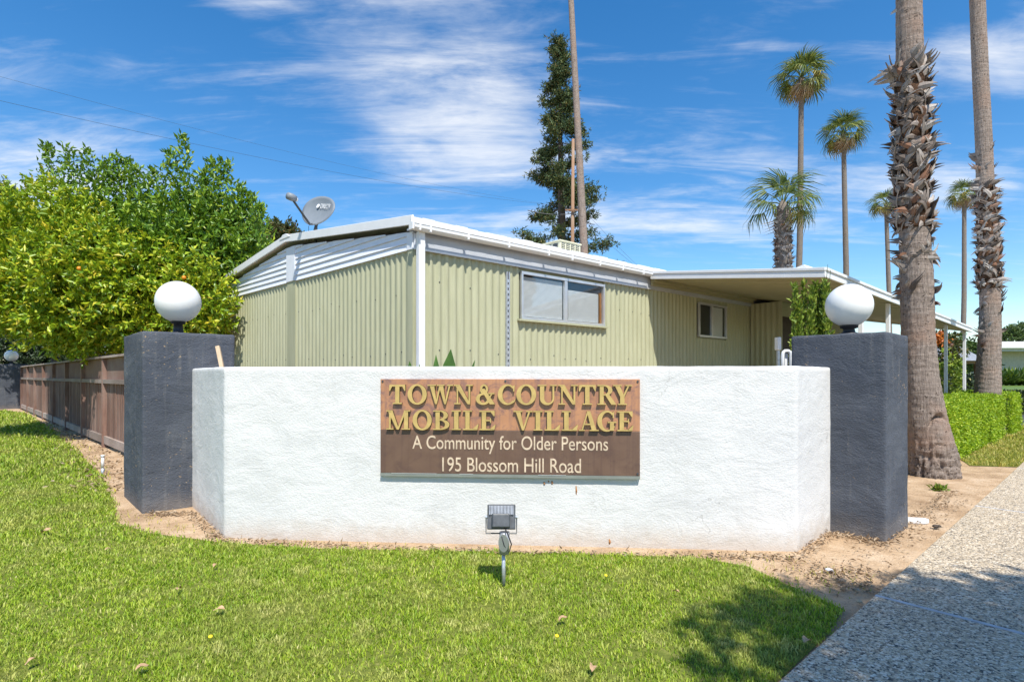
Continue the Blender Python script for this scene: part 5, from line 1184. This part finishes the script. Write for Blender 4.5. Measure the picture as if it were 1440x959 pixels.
# dirt litter along the walls: dry twigs, chips, fallen leaves
def litter(name, pts, spread, n, L, W, mt, label, z=.012, seed=1):
    r = np.random.default_rng(seed); A = []
    for _ in range(n):
        i = r.integers(len(pts)-1); t = r.random(); p = Vector(pts[i]).lerp(Vector(pts[i+1]),t); A.append((p.x+r.normal(0,spread),p.y+r.normal(0,spread*.6),z+abs(r.normal(0,.008))))
    d = unit(n,r); d[:,2] *= .25; return tag(obj(name, leaves_mesh(name, np.array(A), d, L*r.uniform(.4,1.4,n), W*r.uniform(.5,1.3,n), mt, r=r)), label, 'litter', None, 'stuff')
litter('dry_litter', [G(*p) for p in [(210,722),(270,722),(312,758),(500,768),(720,775),(1000,781),(1122,784),(1168,748),(1240,764),(1300,720),(1340,690)]], .05, 1500, .045, .014, M_['palm_dead'], 'dry leaf litter along the foot of the wall', .0, 81)
litter('earth_litter', [G(*p) for p in [(1140,800),(1200,800),(1210,830),(1150,810),(1290,745),(1340,700)]], .13, 700, .04, .013, M_['palm_dead'], 'dry chips scattered on the bare earth', -.008, 82)
litter('fence_litter', [G(*p) for p in [(60,590),(100,610),(150,650),(170,690)]], .35, 900, .07, .03, M_['palm_dead'], 'dry leaves on the earth before the fence', .0, 83)
lmb = MB(); nl = 9; lv = []
for i in range(nl):
    f = i/(nl-1); w = .017*math.sin(math.pi*f**.8)**.8+.0006; x = -.032+.064*f; z = .010*math.sin(f*3.0)
    lv += [(x,-w,z+.007*math.sin(f*7)+w*.4),(x,0,z),(x,w*.9,z+.5*w)]
lm = lmb.add(lv, [(3*i+k,3*i+k+1,3*i+k+4,3*i+k+3) for i in range(nl-1) for k in (0,1)]).mesh('fallen_leaf', plain('dry_leaf',(.42,.27,.15),.7,var=.35,vs=60), True)
lw = ['the lawn left of the dark pillar','the lawn below the wall left corner','the lawn at the left foreground','the lawn left of the flood light','the lawn under the sign','the lawn in the front centre','the shaded lawn by the sidewalk','the lawn right of the flood light','the lawn at the front right','the lawn front edge left of centre','the bare shaded lawn patch','the lawn near the left picture edge']
for i,(px,py,s) in enumerate([(66,751,1.4),(152,777,.8),(43,938,.8),(252,834,1.0),(553,779,.9),(308,864,1.0),(1134,909,1.3),(792,877,1.0),(833,948,1.0),(200,947,1.0),(950,838,.8),(302,800,.8)]):
    c = G(px,py); o = tag(obj('fallen_leaf', lm, None, (c.x,c.y,.028), (rs.uniform(-.4,.4),rs.uniform(-.4,.4),rs.uniform(0,6))), f'single dry tan leaf lying on {lw[i]}', 'leaf', 'fallen leaves on the lawn'); o.scale = (s,s,s)
dm = MB().lathe([(.001,-.002),(.012,.0),(.011,.004),(.001,.006)], (0,0,0), 10).mesh('dandelion_flower', plain('yellow_petals',(.80,.62,.02),.6), True)
dl = ['beside the flood light','low in the front centre','left of centre in the front lawn']
for i,(px,py) in enumerate([(852,816),(783,903),(296,904)]):
    c = G(px,py); tag(obj('dandelion_flower', dm, None, (c.x,c.y,.036), (.3,.2,0)), f'small yellow dandelion flower {dl[i]}', 'flower', 'dandelions on the lawn')

# ------------------------------------------------------------------ utility pole and wires
d = 30; q = P(806,196,d); pole = thing('utility_pole', 'brown wooden utility pole before the conifer', 'pole', (P(804,0,d).x,d,0))
MB().tube([(P(803.5,0,d).x,d,-.1),(q.x,d,q.z)], [.13,.08], 14).build('shaft', M_['pole_wood'], pole, True)
ca = P(806,297,d); MB().box(ca.x-.46,ca.x+.46,d-.22,d-.14,ca.z-.04,ca.z+.04).build('cross_arm', M_['pole_wood'], pole)
for x in (-.4,-.2,.2,.4): MB().lathe([(.03,0),(.06,.04),(.04,.09),(.055,.14),(.01,.16)], (ca.x+x,d-.17,ca.z+.061), 10).build('insulator', M_['dark_metal'], pole, True)
pb = P(-130, 528, 11.5); p2 = thing('utility_pole', 'utility pole out of the picture on the left holding the wires', 'pole', (pb.x,pb.y,0)); MB().tube([(pb.x,pb.y,-.1),(pb.x,pb.y,10.6)], [.17,.11], 14).build('shaft', M_['pole_wood'], p2, True)
def wire(a, b, sag, r, label):
    pts = [Vector(a).lerp(Vector(b),t)-Vector((0,0,sag*4*t*(1-t))) for t in np.linspace(0,1,40)]; return tag(MB().tube(pts, r, 5).build('overhead_wire', M_['dark_metal'], None, True), label, 'wire', 'overhead wires')
wire((pb.x,pb.y,8.35),(ca.x-.4,d-.17,ca.z+.2),.40,.0030,'uppermost thin overhead wire crossing the sky above the orange tree')
wire((pb.x,pb.y,7.75),(ca.x-.2,d-.17,ca.z+.2),.40,.0042,'lower overhead wire crossing the sky above the dish')
wire((ca.x+.4,d-.17,ca.z+.2),(14,46,8.2),.4,.007,'upper overhead wire sloping down right of the utility pole')
wire((ca.x+.4,d-.17,ca.z-.4),(14,40,6.2),.4,.007,'lower overhead wire sloping down right of the utility pole')
wire((P(742,296,d).x,d,P(742,296,d).z),(ca.x-.1,d-.17,ca.z-.2),.12,.022,'short slack cable left of the utility pole before the conifer')
wire((ca.x,d-.17,ca.z-.1),(P(836,316,d).x,d,P(836,316,d).z),.15,.022,'short cable right of the utility pole by the palm')

# ------------------------------------------------------------------ street tree whose shade falls on lawn and sidewalk
tc_ = Vector((2.55,2.35,0)); H_ = 5.6; k = H_/math.tan(SUN_EL); hz = Vector((sun_to.x,sun_to.y,0)).normalized(); c = tc_+hz*k
broadleaf('street_tree', 'leafy street tree outside the picture shading the lawn corner and sidewalk', 'tree', (c.x+.3,c.y-.2,0), 3.6, [(c.x,c.y,H_,1.25,1.1,.9),(c.x+1.2,c.y+.2,H_+.2,1.2,1.0,.8),(c.x-.75,c.y+.35,H_-.1,.75,.7,.6),(c.x+.2,c.y-1.0,H_,1.2,1.1,.9),(c.x+.3,c.y+.65,H_,.75,.7,.6)], .11, M_['mid_leaf'], 760, 9, .12, .06, None, .3, .2, seed=90)
